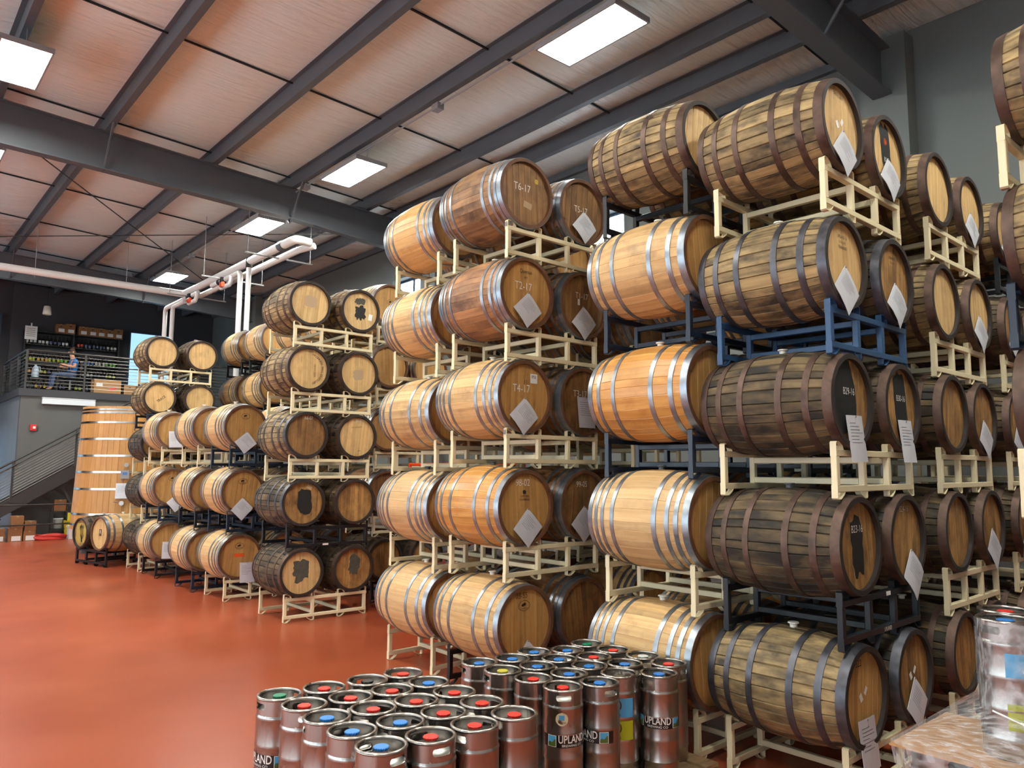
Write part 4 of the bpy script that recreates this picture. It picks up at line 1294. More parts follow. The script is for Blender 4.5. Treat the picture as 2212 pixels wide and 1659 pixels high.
for f in (0.35, 0.7, 1.0):
    rows.append([(x + (ox - x) * f, y + (oy - y) * f, PZ + 0.2 + (0.012 - 0.2) * f) for (x, y), (ox, oy) in zip(ring, outer)])
q = random.Random(2)
for dz, g in ((-0.03, 0.004), (-0.09, -0.005), (-0.16, -0.018)):
    rows.append([(x, y, PZ + dz + q.uniform(-0.006, 0.006)) for x, y in sheet_ring(n, g)])
V = [p for r_ in rows for p in r_]
Fc = [(k * n + i, k * n + (i + 1) % n, (k + 1) * n + (i + 1) % n, (k + 1) * n + i) for k in range(len(rows) - 1) for i in range(n)]
fl = obj('stretch_film', mesh('stretch_film', (V, Fc), FILM, 60))
tag(fl, 'clear crinkled plastic wrap around the kegs at the lower right', 'plastic wrap')
for i, (a, b) in enumerate((((3.815, 1.2, PZ + 0.2), (3.9, PY0, PZ + 0.01)), ((3.83, 1.1, PZ + 0.17), (3.97, PY0, PZ + 0.01)))):
    obj('film_cord', mesh('film_cord', tube([a, ((a[0] + b[0]) / 2 - 0.02, (a[1] + b[1]) / 2, (a[2] + b[2]) / 2 - 0.01), b], 0.004, 6), PVC), fl)

# ------------------------------------------------------------------ big oak vat
VX, VY = 5.02, 19.3
vat = thing('oak_vat', 'tall golden oak vat with steel bands, standing behind the barrels', 'vat', (VX, VY, 0))
VATW = wood('vat_oak', srgb(176, 122, 62), srgb(200, 148, 84), srgb(150, 102, 54), 0.3, grain=(9, 9, 0.6), rnd=(0.94, 1.04), rough=0.45, thresh=0.56)
NV, V0, V1, VR0, VR1 = 56, 0.55, 3.27, 1.2, 1.09
def vrad(z):
    return VR0 + (VR1 - VR0) * (z - V0) / (V1 - V0)
hw = PI / NV
g = []
for z in (V0, V1):
    for a, dr in ((-hw, -0.006), (-hw + 0.006, 0), (hw - 0.006, 0), (hw, -0.006)):
        g.append(((vrad(z) + dr) * math.sin(a), -(vrad(z) + dr) * math.cos(a), z))
g += [(x * 0.955, y * 0.955, z) for x, y, z in g]
sf = [(0, 1, 5, 4), (1, 2, 6, 5), (2, 3, 7, 6), (8, 12, 13, 9), (9, 13, 14, 10), (10, 14, 15, 11), (4, 5, 6, 7, 15, 14, 13, 12), (3, 2, 1, 0, 8, 9, 10, 11), (0, 4, 12, 8), (3, 11, 15, 7)]
sm = mesh('stave', (g, sf), VATW)
for i in range(NV):
    obj('stave', sm, vat, rot=(0, 0, 2 * PI * i / NV))
VB = simple('bright_band_steel', srgb(196, 190, 182), 0.2, 1.0, var=0.1, scale=5)
for z in (3.2, 3.13, 2.91, 2.54, 2.17, 1.81, 1.44, 0.89, 0.66):
    obj('steel_band', mesh('steel_band', lathe([(vrad(z - 0.022), z - 0.022), (vrad(z - 0.022) + 0.006, z - 0.022), (vrad(z + 0.022) + 0.006, z + 0.022), (vrad(z + 0.022), z + 0.022)], 72), VB, 40), vat)
obj('lid', mesh('lid', lathe([(0, 3.22), (1.03, 3.22), (1.03, 3.18)], 48), VATW, 40), vat)
obj('bottom', mesh('bottom', lathe([(1.14, 0.62), (0, 0.62)], 48), VATW, 40), vat)
for a in range(6):
    t = a * PI / 3
    obj('leg', mesh('leg', box(math.cos(t) * 0.9 - 0.06, math.sin(t) * 0.9 - 0.06, 0, math.cos(t) * 0.9 + 0.06, math.sin(t) * 0.9 + 0.06, 0.62), STEELP), vat)
def on_vat(a, z, d):
    return (VX + (vrad(z) + d) * math.sin(a), VY - (vrad(z) + d) * math.cos(a))
AV = -0.37
px, py = (vrad(1.74) + 0.0) * math.sin(AV), -(vrad(1.74)) * math.cos(AV)
cp = obj('control_panel', mesh('control_panel', box(-0.085, -0.07, -0.09, 0.085, 0.0, 0.09), LAMPFR), vat, (px, py, 1.76), (0, 0, AV))
obj('screen', mesh('screen', box(-0.045, -0.076, -0.01, 0.045, -0.07, 0.05), simple('panel_screen', srgb(74, 120, 190), 0.3)), cp)
for i, (z, da) in enumerate(((1.97, 0.02), (1.14, -0.02))):
    a = AV + da
    v = obj('valve', mesh('valve', join(lathe([(0.0, -0.12), (0.05, -0.12), (0.05, -0.1), (0.03, -0.09), (0.03, 0.0)], 16, 'Y'), tube([(0, -0.09, 0), (-0.16 if i else 0.0, -0.09, 0.03 if i else 0.05)], 0.012, 6)), VB, 40), vat, (vrad(z) * math.sin(a), -vrad(z) * math.cos(a), z), (0, 0, a))
x, y = on_vat(AV - 0.02, 1.41, 0.03)
paper(x, y, 1.56, 'white record sheet pinned to the front of the big oak vat', 'rect', wd=0.28, ht=0.33, rz=AV)

# ------------------------------------------------------------------ mezzanine, stair and balcony
struct('wall_stair', mesh('wall_stair', box(3.42, 24.45, 0, 10.0, 24.65, 3.85), simple('mid_grey_wall', srgb(92, 92, 90), 0.8, var=0.03, scale=3)))
struct('wall_corner', mesh('wall_corner', box(3.42, 24.65, 0, 3.6, 29.0, 3.85), simple('pale_grey_wall', srgb(120, 126, 132), 0.6, var=0.03, scale=3)))  # bluer and paler than the stair wall: window light put into its colour
struct('floor_mezzanine', mesh('floor_mezzanine', box(3.36, 24.4, 3.85, 10.0, 29.0, 4.05), WALLD))
struct('wall_partition', mesh('wall_partition', box(3.6, 28.75, 4.05, 10.0, 28.9, 7.8), WALLD))
def back_window(name, x0, x1, z0, z1, y=28.7, glass=SKYV, bar=0.4):
    o = struct(name, mesh(name, join(box(x0 - 0.06, y - 0.05, z0 - 0.06, x0, y + 0.04, z1 + 0.06), box(x1, y - 0.05, z0 - 0.06, x1 + 0.06, y + 0.04, z1 + 0.06), box(x0, y - 0.05, z0 - 0.06, x1, y + 0.04, z0), box(x0, y - 0.05, z1, x1, y + 0.04, z1 + 0.06)), WINFR))
    zm = z0 + (z1 - z0) * bar
    obj('transom', mesh('transom', box(x0, y - 0.05, zm - 0.02, x1, y + 0.02, zm + 0.02), WINFR), o)
    for a, b in ((z0, zm - 0.02), (zm + 0.02, z1)):
        obj('pane', mesh('pane', box(x0, y - 0.01, a, x1, y + 0.01, b), glass), o)
back_window('window_20', 7.15, 8.5, 4.45, 6.6)
back_window('window_21', 1.7, 3.3, 5.25, 6.7, 28.9)
back_window('window_22', 1.2, 3.2, 0.3, 3.0, 28.9, SKYV, 0.6)
back_window('window_23', -4.5, 0.6, 0.3, 3.0, 28.9, SKYV, 0.6)

def railing(name, label, p0, p1, posts, nrod=10, hgt=1.08, zf=None):
    """posts and horizontal rods between two ends; p = (x, y, z)"""
    t = thing(name, label, 'railing', p0)
    P0, P1 = Vector(p0), Vector(p1)
    D = P1 - P0
    obj('top_rail', mesh('top_rail', tube([(0, 0, hgt), tuple(D + Vector((0, 0, hgt)))], 0.028, 8), RAILM), t)
    for i in range(nrod):
        z = 0.1 + (hgt - 0.2) * i / (nrod - 1)
        obj('rod', mesh('rod', tube([(0, 0, z), tuple(D + Vector((0, 0, z)))], 0.008, 6), RODM), t)
    for f in posts:
        c = D * f
        obj('post', cached(('rpost', round(hgt, 3)), lambda: mesh('post', box(-0.025, -0.025, 0, 0.025, 0.025, hgt), RAILM)), t, tuple(c))
    return t
railing('balcony_railing', 'dark steel railing along the front of the upper floor', (3.5, 24.5, 4.05), (9.7, 24.5, 4.05), (0, 0.234, 0.47, 0.7, 0.94))
railing('balcony_railing', 'dark steel railing on the left side of the upper floor', (3.5, 24.56, 4.05), (3.5, 28.6, 4.05), (0.33, 0.66, 1.0))
# stair
st = thing('staircase', 'dark steel stair climbing along the wall to the upper floor', 'stairs', (2.08, 23.9, 0))
SL = 0.632
def string_geom(y):
    x0, x1 = -0.55, 6.25
    v = []
    for yy in (y - 0.02, y + 0.02):
        v += [(0.0, yy, 0.0), (5.75, yy, 0.0 + SL * 5.75), (5.75, yy, 0.36 + SL * 5.75), (-0.2, yy, 0.36 - SL * 0.2), (-0.2, yy, 0.0)]
    return v, [(0, 1, 2, 3, 4), (9, 8, 7, 6, 5), (0, 5, 6, 1), (1, 6, 7, 2), (2, 7, 8, 3), (3, 8, 9, 4), (4, 9, 5, 0)]
for y in (-0.48, 0.46):
    obj('stringer', mesh('stringer', string_geom(y), RAILM), st)
for i in range(20):
    obj('tread', cached('tread', lambda: mesh('tread', box(0, -0.46, -0.03, 0.3, 0.44, 0.0), RAILM)), st, (0.1 + i * 0.285, 0, 0.18 * (i + 1) + 0.03))
D0, D1 = (0.0, -0.5, 0.33), (5.75, -0.5, 0.33 + SL * 5.75)
obj('handrail', mesh('handrail', tube([(0.0, -0.5, 1.32), (5.75, -0.5, 1.32 + SL * 5.75)], 0.026, 8), RAILM), st)
obj('handrail', mesh('handrail', tube([(0.0, -0.54, 1.2), (5.75, -0.54, 1.2 + SL * 5.75)], 0.018, 8), RAILM), st)
for i in range(11):
    z = 0.42 + 0.075 * i
    obj('rod', mesh('rod', tube([(0.0, -0.5, z), (5.75, -0.5, z + SL * 5.75)], 0.008, 6), RODM), st)
for x in (0.05, 1.14, 2.56, 4.0, 5.4):
    obj('post', mesh('post', box(x - 0.025, -0.525, 0.25 + SL * x, x + 0.025, -0.475, 1.32 + SL * x), RAILM), st)
gr = thing('guard_rail', 'low dark two-bar guard rail in front of the stair', 'railing', (3.0, 23.05, 0))
for z in (0.42, 0.93):
    obj('bar', mesh('bar', tube([(-4.5, 0, z), (2.6, 0, z)], 0.02, 8), RAILM), gr)
for x in (-4.5, -2.1, 2.6):
    obj('post', mesh('post', box(x - 0.025, -0.025, 0, x + 0.025, 0.025, 0.95), RAILM), gr)

al = obj('fire_alarm', mesh('fire_alarm', join(box(-0.075, -0.05, -0.085, 0.075, 0.0, 0.085)), simple('alarm_red', srgb(206, 40, 40), 0.4)), None, (3.76, 24.45, 2.98))
tag(al, 'small red fire alarm on the grey wall above the stair', 'fire alarm')
obj('strobe', mesh('strobe', box(-0.01, -0.065, -0.03, 0.05, -0.05, 0.03), LABELW), al)
wl = obj('wall_light', mesh('wall_light', join(cbox(-0.66, -0.1, -0.09, 0.66, 0.0, 0.09, 0.01), box(-0.67, -0.11, 0.085, 0.67, 0.0, 0.1)), simple('unlit_diffuser', srgb(214, 220, 226), 0.4)), None, (4.58, 24.45, 3.73))
tag(wl, 'long white wall light under the upper floor', 'wall light')
obj('end_cap', mesh('end_cap', box(0.655, -0.105, -0.092, 0.67, 0.0, 0.085), LAMPFR), wl)

# pendant shade above the upper floor
pd = thing('pendant_lamp', 'white conical pendant hanging above the upper floor', 'pendant lamp', (4.2, 26.4, 6.5))
obj('shade', mesh('shade', lathe([(0.115, 0.0), (0.12, 0.02), (0.095, 0.24), (0.08, 0.26), (0.0, 0.26)], 28), simple('pendant_white', srgb(226, 220, 206), 0.45), 40), pd)
obj('cord', mesh('cord', tube([(0, 0, 0.26), (0, 0, 1.4)], 0.008, 6), RUBBER), pd)

# shelf with bottles
shx0, shx1, shy = 3.95, 6.75, 28.45
sf_ = thing('bottle_shelf', 'black shelving full of bottles along the upper back wall', 'shelf', (shx0, shy, 4.05))
for z in (0.35, 0.83, 1.23, 1.81, 2.24):
    obj('shelf_board', cached('shb', lambda: mesh('shelf_board', box(0, 0, -0.03, shx1 - shx0, 0.3, 0), RUBBER)), sf_, (0, 0, z))
for x in (0.0, 1.38, 2.76):
    obj('upright', cached('shu', lambda: mesh('upright', box(0, 0, 0, 0.04, 0.3, 2.24), RUBBER)), sf_, (x, 0, 0))
GLASS = simple('dark_bottle_glass', srgb(24, 20, 16), 0.12)
botm = mesh('bottle', lathe([(0.0, 0.0), (0.04, 0.0), (0.041, 0.16), (0.035, 0.2), (0.016, 0.25), (0.015, 0.31), (0.0, 0.31)], 12), GLASS, 40)
labm = [mesh('label', lathe([(0.042, 0.05), (0.042, 0.13)], 12), simple('bottle_label_%d' % i, c, 0.5)) for i, c in enumerate((srgb(190, 190, 186), srgb(196, 70, 50), srgb(90, 120, 170), srgb(178, 186, 60), srgb(120, 180, 80), srgb(206, 160, 60), srgb(70, 80, 110)))]
pal = {3: (0, 0, 6, 0, 1, 6, 6, 0), 2: (3, 5, 3, 4, 0, 2, 0, 4), 1: (5, 3, 6, 2, 5, 0, 6, 3), 0: (6, 5, 6, 6, 3, 6, 5, 6)}
for r_, z in enumerate((0.35, 0.83, 1.23, 1.81)):
    for i in range(24):
        if i in (11, 12):
            continue
        b = obj('bottle', botm, None, (shx0 + 0.1 + i * 0.113 + rng.uniform(-0.012, 0.012), shy + 0.09, 4.05 + z))
        li = pal[r_][(i // 3) % 8]
        tag(b, 'dark bottle with a small %s label on the %s shelf upstairs' % (('white', 'red', 'blue', 'yellow', 'green', 'orange', 'slate')[li], ('lowest', 'second lowest', 'third', 'highest')[r_]), 'bottle', 'bottles on the upstairs shelf, %s labels, level %d' % (('white', 'red', 'blue', 'yellow', 'green', 'orange', 'slate')[li], r_))
        obj('label', labm[li], b)

def carton(x, y, z, wx, wy, hz, label, mat=CARDD, rz=0.0, tagw=None, group='cardboard cartons', emblem=True):
    t = obj('carton', mesh('carton', join(box(-wx / 2, -wy / 2, 0, wx / 2, wy / 2, hz * 0.995), box(-wx / 2 - 0.002, -wy / 2 - 0.002, hz * 0.5, wx / 2 + 0.002, wy / 2 + 0.002, hz)), mat), None, (x, y, z), (0, 0, rz))
    tag(t, label, 'box', group)
    if tagw:
        u, v, a, b = tagw
        obj('white_label', mesh('white_label', box(u - a / 2, -wy / 2 - 0.004, v - b / 2, u + a / 2, -wy / 2 - 0.002, v + b / 2), WHITE_ST), t)
    if emblem:
        V = [(-0.05, -wy / 2 - 0.004, hz * 0.66), (0.0, -wy / 2 - 0.004, hz * 0.86), (0.05, -wy / 2 - 0.004, hz * 0.66), (0.0, -wy / 2 - 0.004, hz * 0.74)]
        obj('hill_emblem', mesh('hill_emblem', (V, [(0, 3, 1), (3, 2, 1)]), INK), t)
    obj('tape', mesh('tape', box(-0.025, -wy / 2 - 0.003, hz - 0.03, 0.025, wy / 2 + 0.003, hz + 0.002), CARD), t)
    return t
for i, x in enumerate((5.08, 5.36, 5.74, 6.02, 6.28, 6.55, 6.82)):
    carton(x - 0.12, shy + 0.15, 4.05 + 2.24, 0.27, 0.26, (0.3, 0.34, 0.3, 0.3, 0.3, 0.28, 0.34)[i], 'brown carton with white label on top of the bottle shelf, %s from left' % ('first', 'second', 'third', 'fourth', 'fifth', 'sixth', 'last')[i], tagw=(0.02, 0.1, 0.17, 0.11), group='cartons on the bottle shelf')
bb = carton(5.6, 24.85, 4.05, 0.72, 0.4, 0.42, 'large open tan carton behind the upper railing', CARD, tagw=(-0.22, 0.26, 0.17, 0.12), emblem=False)
obj('red_mark', mesh('red_mark', move(rot2(blob(0.2, 0.07, 8, rag=0.3), 0.25, (0.14, 0.16)), (0, -0.206, 0)), simple('marker_red', srgb(224, 92, 92), 0.6)), bb)
for i, x in enumerate((6.22, 6.55)):
    carton(x, 24.85, 4.05, 0.32, 0.3, 0.3, ('small tan carton with a hill emblem beside the large upstairs carton', 'tan carton at the right end of the upper railing')[i], CARD)
pn = obj('notice', mesh('notice', box(-0.17, -0.006, -0.22, 0.17, 0.0, 0.22), WHITE_ST), None, (4.12, shy - 0.02, 6.2))
tag(pn, 'white notice sheet hanging at the left end of the bottle shelf', 'notice')
obj('printed_text', mesh('printed_text', join(*[box(-0.13, -0.009, 0.13 - 0.06 * i, 0.12, -0.007, 0.145 - 0.06 * i) for i in range(5)]), PRINT), pn)
obj('hook', mesh('hook', box(-0.02, -0.01, 0.22, 0.02, 0.0, 0.32), LABELW), pn)

# desk, chair, jug and the seated person upstairs
dk = thing('desk', 'dark desk behind the upper railing in front of the seated person', 'desk', (3.98, 25.3, 4.05))
obj('desk_top', mesh('desk_top', box(-0.42, -0.3, 0.76, 0.42, 0.3, 0.8), RUBBER), dk)
for sx in (-0.38, 0.38):
    for sy in (-0.26, 0.26):
        obj('leg', mesh('leg', box(sx - 0.02, sy - 0.02, 0, sx + 0.02, sy + 0.02, 0.76), RUBBER), dk)
jg = obj('water_jug', mesh('water_jug', lathe([(0.0, 0.0), (0.085, 0.0), (0.09, 0.02), (0.09, 0.2), (0.07, 0.28), (0.03, 0.33), (0.028, 0.36), (0.0, 0.36)], 24), simple('jug_plastic', srgb(176, 196, 210), 0.3), 40), None, (3.76, 24.75, 4.4))
tag(jg, 'translucent white water jug behind the left railing post', 'jug')
obj('jug_handle', mesh('jug_handle', tube([(0.03, 0, 0.31), (0.11, 0, 0.3), (0.12, 0, 0.2), (0.085, 0, 0.14)], 0.014, 6), simple('jug_handle_plastic', srgb(190, 206, 216), 0.3), 60), jg)
sb = thing('low_stand', 'low dark stand holding the water jug', 'stand', (3.76, 24.75, 4.05))
obj('stand_top', mesh('stand_top', box(-0.14, -0.14, 0.31, 0.14, 0.14, 0.35), RUBBER), sb)
for sx in (-0.11, 0.11):
    for sy in (-0.11, 0.11):
        obj('leg', mesh('leg', box(sx - 0.015, sy - 0.015, 0, sx + 0.015, sy + 0.015, 0.31), RUBBER), sb)
ch = thing('office_chair', 'black office chair under the seated person', 'chair', (4.72, 25.2, 4.05))
obj('seat', mesh('seat', cbox(-0.24, -0.23, 0.4, 0.24, 0.23, 0.46, 0.02), RUBBER), ch)
obj('backrest', mesh('backrest', cbox(0.2, -0.21, 0.52, 0.26, 0.21, 0.92, 0.02), RUBBER), ch)
obj('column', mesh('column', tube([(0, 0, 0.08), (0, 0, 0.4)], 0.03, 8), RODM), ch)
obj('back_bar', mesh('back_bar', tube([(0.1, 0, 0.41), (0.25, 0, 0.42), (0.25, 0, 0.6)], 0.018, 6), RODM), ch)
for i in range(5):
    a = 2 * PI * i / 5
    obj('leg', mesh('leg', tube([(0, 0, 0.09), (0.27 * math.cos(a), 0.27 * math.sin(a), 0.05)], 0.02, 6), RUBBER), ch)

def skin_mesh(name, pts, edges, rad, mat, parent=None, loc=(0, 0, 0), root=0, sub=2):
    me = bpy.data.meshes.new(name)
    me.from_pydata(pts, edges, [])
    me.materials.append(mat)
    o = obj(name, me, parent, loc)
    md = o.modifiers.new('skin', 'SKIN')
    md.use_smooth_shade = True
    sv = me.skin_vertices[0].data if me.skin_vertices else None
    if sv is None:
        me.attributes
    for i, r in enumerate(rad):
        sv[i].radius = (r, r) if not isinstance(r, tuple) else r
        sv[i].use_root = (i == root)
    ss = o.modifiers.new('sub', 'SUBSURF')
    ss.levels = sub
    ss.render_levels = sub
    return o
SKIN = simple('skin_tone', srgb(206, 150, 122), 0.6)
HAIR = simple('short_brown_hair', srgb(70, 48, 36), 0.8)
SHIRT = simple('blue_tshirt', srgb(18, 104, 176), 0.8, var=0.08, scale=12)
JEANS = simple('blue_jeans', srgb(72, 92, 126), 0.8, var=0.1, scale=14)
PB = (4.72, 25.2, 4.05)
bp_ = [(0.03, 0, 0.52), (0.05, 0, 0.68), (0.06, 0, 0.88), (0.035, 0, 1.02), (0.01, 0, 1.09), (-0.01, 0, 1.17), (-0.005, 0, 1.27)]
be = [(0, 1), (1, 2), (2, 3), (3, 4), (4, 5), (5, 6)]
br = [0.13, 0.12, 0.13, 0.07, 0.052, 0.085, 0.08]
def add(parent, p, r):
    bp_.append(p)
    br.append(r)
    be.append((parent, len(bp_) - 1))
    return len(bp_) - 1
for s in (-1, 1):
    k = 0.0 if s < 0 else -0.14
    sh_ = add(2, (0.05, 0.18 * s, 0.95), 0.06)
    el = add(sh_, (0.05 + k * 0.5, 0.25 * s, 0.75), 0.046)
    wr = add(el, (-0.19 + k, 0.19 * s, 0.8), 0.03)
    pm = add(wr, (-0.255 + k, 0.175 * s, 0.815), (0.034, 0.018))
    for f in range(4):
        a_ = add(pm, (-0.3 + k, (0.145 + 0.02 * f) * s, 0.815), 0.009)
        add(a_, (-0.335 + k + 0.006 * abs(f - 1.5), (0.145 + 0.02 * f) * s, 0.8), 0.008)
    th = add(pm, (-0.27 + k, 0.13 * s, 0.83), 0.01)
    add(th, (-0.3 + k, 0.12 * s, 0.825), 0.008)
    hp_ = add(0, (0.0, 0.095 * s, 0.51), 0.085)
    kn = add(hp_, (-0.45, 0.12 * s, 0.53), 0.062)
    an = add(kn, (-0.5, 0.12 * s, 0.1), 0.04)
    add(an, (-0.64, 0.12 * s, 0.05), 0.036)
person = skin_mesh('person', bp_, be, br, SKIN, None, PB, 0, 2)
tag(person, 'seated person in blue t-shirt and jeans at the upstairs desk', 'person')
skin_mesh('shirt', [(0.03, 0, 0.5), (0.05, 0, 0.68), (0.06, 0, 0.88), (0.045, 0, 0.99), (0.05, -0.18, 0.955), (0.055, -0.235, 0.82), (0.05, 0.18, 0.955), (0.0, 0.235, 0.82)],
          [(0, 1), (1, 2), (2, 3), (2, 4), (4, 5), (2, 6), (6, 7)], [0.15, 0.14, 0.15, 0.085, 0.08, 0.068, 0.08, 0.068], SHIRT, person, (0, 0, 0), 0, 2)
skin_mesh('jeans', [(0.03, 0, 0.54), (0.0, -0.095, 0.51), (-0.45, -0.12, 0.53), (-0.5, -0.12, 0.12), (0.0, 0.095, 0.51), (-0.45, 0.12, 0.53), (-0.5, 0.12, 0.12)],
          [(0, 1), (1, 2), (2, 3), (0, 4), (4, 5), (5, 6)], [0.13, 0.1, 0.076, 0.058, 0.1, 0.076, 0.058], JEANS, person, (0, 0, 0), 0, 2)
skin_mesh('hair', [(0.02, 0, 1.2), (0.03, 0, 1.27), (0.0, 0, 1.31), (-0.05, 0, 1.315)], [(0, 1), (1, 2), (2, 3)], [0.075, 0.085, 0.082, 0.045], HAIR, person, (0, 0, 0), 1, 2)
obj('nose', mesh('nose', ([(-0.085, -0.014, 1.185), (-0.085, 0.014, 1.185), (-0.118, 0, 1.19), (-0.088, 0, 1.23)], [(0, 2, 1), (0, 3, 2), (1, 2, 3)]), SKIN), person)
for s in (-1, 1):
    obj('eye', mesh('eye', box(-0.093, 0.03 * s - 0.01, 1.222, -0.082, 0.03 * s + 0.01, 1.233), HAIR), person)
    obj('ear', mesh('ear', box(0.0, 0.083 * s - 0.008, 1.17, 0.03, 0.083 * s + 0.008, 1.23), SKIN), person)
    skin_mesh('shoe', [(-0.48, 0.12 * s, 0.06), (-0.58, 0.12 * s, 0.05), (-0.67, 0.12 * s, 0.042)], [(0, 1), (1, 2)], [0.052, 0.048, 0.036], RUBBER, person, (0, 0, 0), 0, 1)
obj('mouth', mesh('mouth', box(-0.094, -0.02, 1.158, -0.085, 0.02, 1.164), HAIR), person)

# ------------------------------------------------------------------ white pipes under the roof
def elbowed(pts, r, n=14, bendr=0.14, seg=5):
    """polyline with rounded corners"""
    P = [Vector(p) for p in pts]
    out = [P[0]]
    for a, b, c in zip(P, P[1:], P[2:]):
        u, v = (a - b).normalized(), (c - b).normalized()
        for i in range(seg + 1):
            t = i / seg
            p0, p1 = b + u * bendr, b + v * bendr
            out.append(p0 * (1 - t) ** 2 + b * 2 * t * (1 - t) + p1 * t ** 2)
    out.append(P[-1])
    return tube([tuple(p) for p in out], r, n)
pm_ = thing('vent_pipe', 'thick white pipe running under the roof and turning left', 'pipe', (6.42, 14.0, 6.5))
o = obj('pipe_run', mesh('pipe_run', move(elbowed([(6.75, 14.05, 6.5), (6.42, 14.0, 6.5), (6.42, 20.8, 6.53), (-8.9, 20.8, 6.57)], 0.088), (-6.42, -14.0, -6.5)), PVC, 50), pm_)
obj('pipe_run', mesh('pipe_run', move(elbowed([(6.85, 14.05, 6.45), (6.66, 14.4, 6.4), (6.66, 20.2, 6.42)], 0.07), (-6.42, -14.0, -6.5)), PVC, 50), pm_)
obj('coupling', mesh('coupling', move(tube([(6.42, 14.55, 6.5), (6.42, 14.75, 6.5)], 0.1, 14), (-6.42, -14.0, -6.5)), STEELP, 50), pm_)
for y in (15.2, 17.8, 20.3):
    h_ = obj('hanger_bar', mesh('hanger_bar', tube([(-0.55, 0, -0.12), (0.95, 0, -0.12)], 0.02, 6), LAMPFR), pm_, (0, y - 14.0, 0))
    for x in (-0.5, 0.9):
        obj('hanger_rod', mesh('hanger_rod', tube([(x, 0, -0.12), (x, 0, roof_z(6.42 + x) - 6.5 - 0.02)], 0.008, 6), LAMPFR), h_)
for x in (-3.0, 0.5, 3.0, 5.0):
    obj('hanger_rod', mesh('hanger_rod', tube([(x - 6.42, 6.8, -0.1), (x - 6.42, 6.8, roof_z(x) - 6.5 - 0.02)], 0.008, 6), LAMPFR), pm_)
def drop(name, label, pts, r):
    b = pts[-1]
    t = thing(name, label, 'pipe', (b[0], b[1], 0))
    obj('pipe_run', mesh('pipe_run', move(elbowed(pts, r), (-b[0], -b[1], 0)), PVC, 50), t)
    return t
d1 = drop('drop_pipe', 'left white pipe dropping from the valve run, far pair', [(6.4, 19.6, 6.36), (6.4, 22.25, 6.36), (6.4, 22.25, 0.0)], 0.058)
d2 = drop('drop_pipe', 'right white pipe of the far pair', [(6.4, 20.6, 6.3), (6.4, 21.6, 6.3), (6.4, 21.6, 0.0)], 0.058)
d3 = drop('drop_pipe', 'white pipe with a bend at its top, near pair', [(6.4, 18.6, 6.36), (6.4, 16.8, 6.36), (6.4, 16.8, 0.0)], 0.06)
d4 = drop('drop_pipe', 'straight white pipe with a black coupling at its top', [(6.4, 16.32, 6.42), (6.4, 16.32, 3.0), (6.4, 16.32, 0.0)], 0.058)
obj('coupling', mesh('coupling', tube([(0, 0, 6.36), (0, 0, 6.58)], 0.07, 14), RUBBER, 50), d4)
obj('coupling', mesh('coupling', move(tube([(6.4, 18.0, 6.36), (6.4, 18.14, 6.36)], 0.075, 14), (-6.4, -16.8, 0)), RUBBER, 50), d3)
obj('coupling', mesh('coupling', move(tube([(6.4, 20.2, 6.36), (6.4, 20.34, 6.36)], 0.075, 14), (-6.4, -22.25, 0)), STEELP, 50), d1)
for i, y in enumerate((17.6, 19.9)):
    v = thing('pipe_valve', ('near', 'far')[i] + ' orange-handled valve on the white pipes', 'valve', (6.36, y, 6.2))
    obj('valve_body', mesh('valve_body', join(tube([(0, -0.25, -0.04), (0, 0.25, -0.04)], 0.055, 12), tube([(0, -0.25, -0.04), (0, -0.34, 0.04), (0, -0.34, 0.14)], 0.05, 12)), PVC, 50), v)
    obj('handle', mesh('handle', cbox(-0.12, -0.07, -0.07, -0.04, 0.07, 0.05, 0.02), ORANGEV), v)
    obj('actuator', mesh('actuator', cbox(-0.06, 0.1, 0.02, 0.06, 0.26, 0.2, 0.02), RUBBER), v)

# ------------------------------------------------------------------ floor things at the far wall
for i, (x, y, z, wx, hz) in enumerate(((2.98, 23.35, 0.0, 0.3, 0.33), (3.35, 23.3, 0.0, 0.3, 0.34), (3.66, 23.3, 0.0, 0.26, 0.26), (3.38, 23.3, 0.345, 0.27, 0.3), (3.67, 23.3, 0.265, 0.25, 0.24))):
    carton(x, y, z, wx, 0.28, hz, ('brown carton with white label at the left edge under the stair', 'lower carton of the left pair under the stair', 'lower carton of the right pair under the stair', 'upper carton of the left pair under the stair', 'upper carton of the right pair under the stair')[i], tagw=(0.02, 0.08, 0.2, 0.12) if i < 3 else None, emblem=False, group='cartons under the stair')
hs = []
for i in range(150):
    a = i * 0.32
    r = 0.34 - 0.03 * math.sin(i * 0.7)
    hs.append((r * math.cos(a) * 1.05, r * math.sin(a) * 0.45, 0.02 + 0.0008 * i + 0.012 * math.sin(i * 1.3)))
ho = obj('coiled_hose', mesh('coiled_hose', tube(hs, 0.017, 6), simple('red_hose', srgb(214, 62, 52), 0.5), 60), None, (4.13, 23.2, 0.0))
tag(ho, 'coil of red hose on the floor under the stair', 'hose')
bn = thing('plastic_bin', 'white plastic bin beside the coiled red hose', 'bin', (4.72, 23.3, 0))
obj('bin_body', mesh('bin_body', join(box(-0.16, -0.14, 0, 0.16, 0.14, 0.32)), PVC), bn)
obj('bin_rim', mesh('bin_rim', box(-0.18, -0.16, 0.3, 0.18, 0.16, 0.345), PVC), bn)
mb = thing('mop_bucket', 'yellow mop bucket behind the white bin', 'bucket', (4.72, 23.75, 0))
MY = simple('bucket_yellow', srgb(226, 206, 40), 0.45)
obj('bucket_body', mesh('bucket_body', lathe([(0.0, 0.08), (0.16, 0.08), (0.2, 0.45), (0.21, 0.46), (0.18, 0.44), (0.15, 0.1)], 20), MY, 40), mb)
obj('wringer', mesh('wringer', cbox(-0.12, -0.1, 0.42, 0.1, 0.1, 0.66, 0.02), MY), mb)
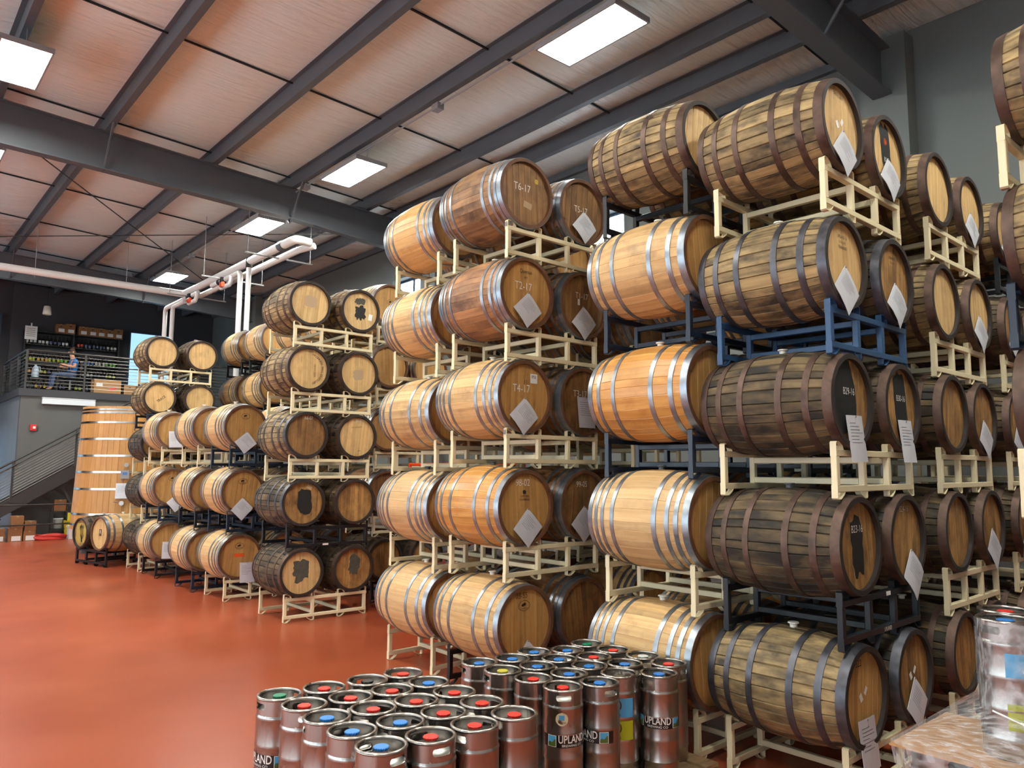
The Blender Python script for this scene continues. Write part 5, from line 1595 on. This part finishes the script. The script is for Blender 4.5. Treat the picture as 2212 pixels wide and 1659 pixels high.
obj('mop_handle', mesh('mop_handle', tube([(0.0, 0.0, 0.2), (0.16, 0.1, 1.1)], 0.014, 6), ORANGEV), mb)
for x, y in ((-0.13, -0.1), (0.13, -0.1), (0.0, 0.14)):
    obj('caster', mesh('caster', lathe([(0.0, 0.0), (0.035, 0.0), (0.035, 0.08), (0.0, 0.08)], 10), RUBBER, 40), mb, (x, y, 0))
cl = thing('small_cart', 'small dark cart with a box on it, under the stair', 'cart', (4.42, 23.85, 0))
for z in (0.25, 0.72):
    obj('cart_shelf', mesh('cart_shelf', box(-0.18, -0.16, z - 0.02, 0.18, 0.16, z), RAILM), cl)
for x in (-0.17, 0.17):
    for y in (-0.15, 0.15):
        obj('leg', mesh('leg', box(x - 0.012, y - 0.012, 0, x + 0.012, y + 0.012, 0.8), RAILM), cl)
carton(4.42, 23.85, 0.72, 0.28, 0.24, 0.3, 'tilted brown carton standing on the small cart', emblem=False)
bk = obj('bucket', mesh('bucket', lathe([(0.0, 0.0), (0.11, 0.0), (0.13, 0.24), (0.12, 0.25), (0.0, 0.25)], 20), simple('grey_pail', srgb(150, 156, 150), 0.5), 40), None, (4.42, 23.85, 0.25))
tag(bk, 'grey pail on the lower shelf of the small cart', 'bucket')
obj('lid', mesh('lid', lathe([(0.0, 0.27), (0.125, 0.268), (0.132, 0.25)], 20), PVC, 40), bk)

# orange lift parked behind the racks
OR = simple('machine_orange', srgb(226, 74, 28), 0.4)
lf = thing('scissor_lift', 'orange lift machine glimpsed behind the racks left of the T-marked stack', 'lift', (6.4, 8.3, 0))
obj('chassis', mesh('chassis', cbox(-0.55, -0.7, 0.12, 0.55, 0.7, 0.62, 0.03), OR), lf)
for x in (-0.5, 0.5):
    for y in (-0.5, 0.5):
        obj('wheel', mesh('wheel', move(lathe([(0, -0.05), (0.15, -0.05), (0.15, 0.05), (0, 0.05)], 20, 'Y'), (0, 0, 0), PI / 2), RUBBER, 40), lf, (x, y, 0.15))
for s in (-1, 1):
    for x in (-0.4, 0.4):
        obj('scissor_arm', mesh('scissor_arm', tube([(x, -0.6 * s, 0.62), (x, 0.6 * s, 1.0)], 0.03, 6), RAILM), lf)
obj('deck', mesh('deck', box(-0.5, -0.68, 1.0, 0.5, 0.68, 1.12), OR), lf)
for z in (1.5, 2.0):
    obj('guard_bar', mesh('guard_bar', join(tube([(-0.48, -0.66, z), (-0.48, 0.66, z)], 0.024, 6), tube([(0.48, -0.66, z), (0.48, 0.66, z)], 0.024, 6), tube([(-0.48, -0.66, z), (0.48, -0.66, z)], 0.024, 6), tube([(-0.48, 0.66, z), (0.48, 0.66, z)], 0.024, 6)), OR), lf)
for x in (-0.48, 0.48):
    for y in (-0.66, 0.66):
        obj('guard_post', mesh('guard_post', tube([(x, y, 1.12), (x, y, 2.0)], 0.024, 6), OR), lf)
obj('control_box', mesh('control_box', cbox(-0.5, -0.3, 1.2, -0.4, 0.3, 1.5, 0.02), OR), lf)

# rack stencil and small tags on the black rack of the nearest stack
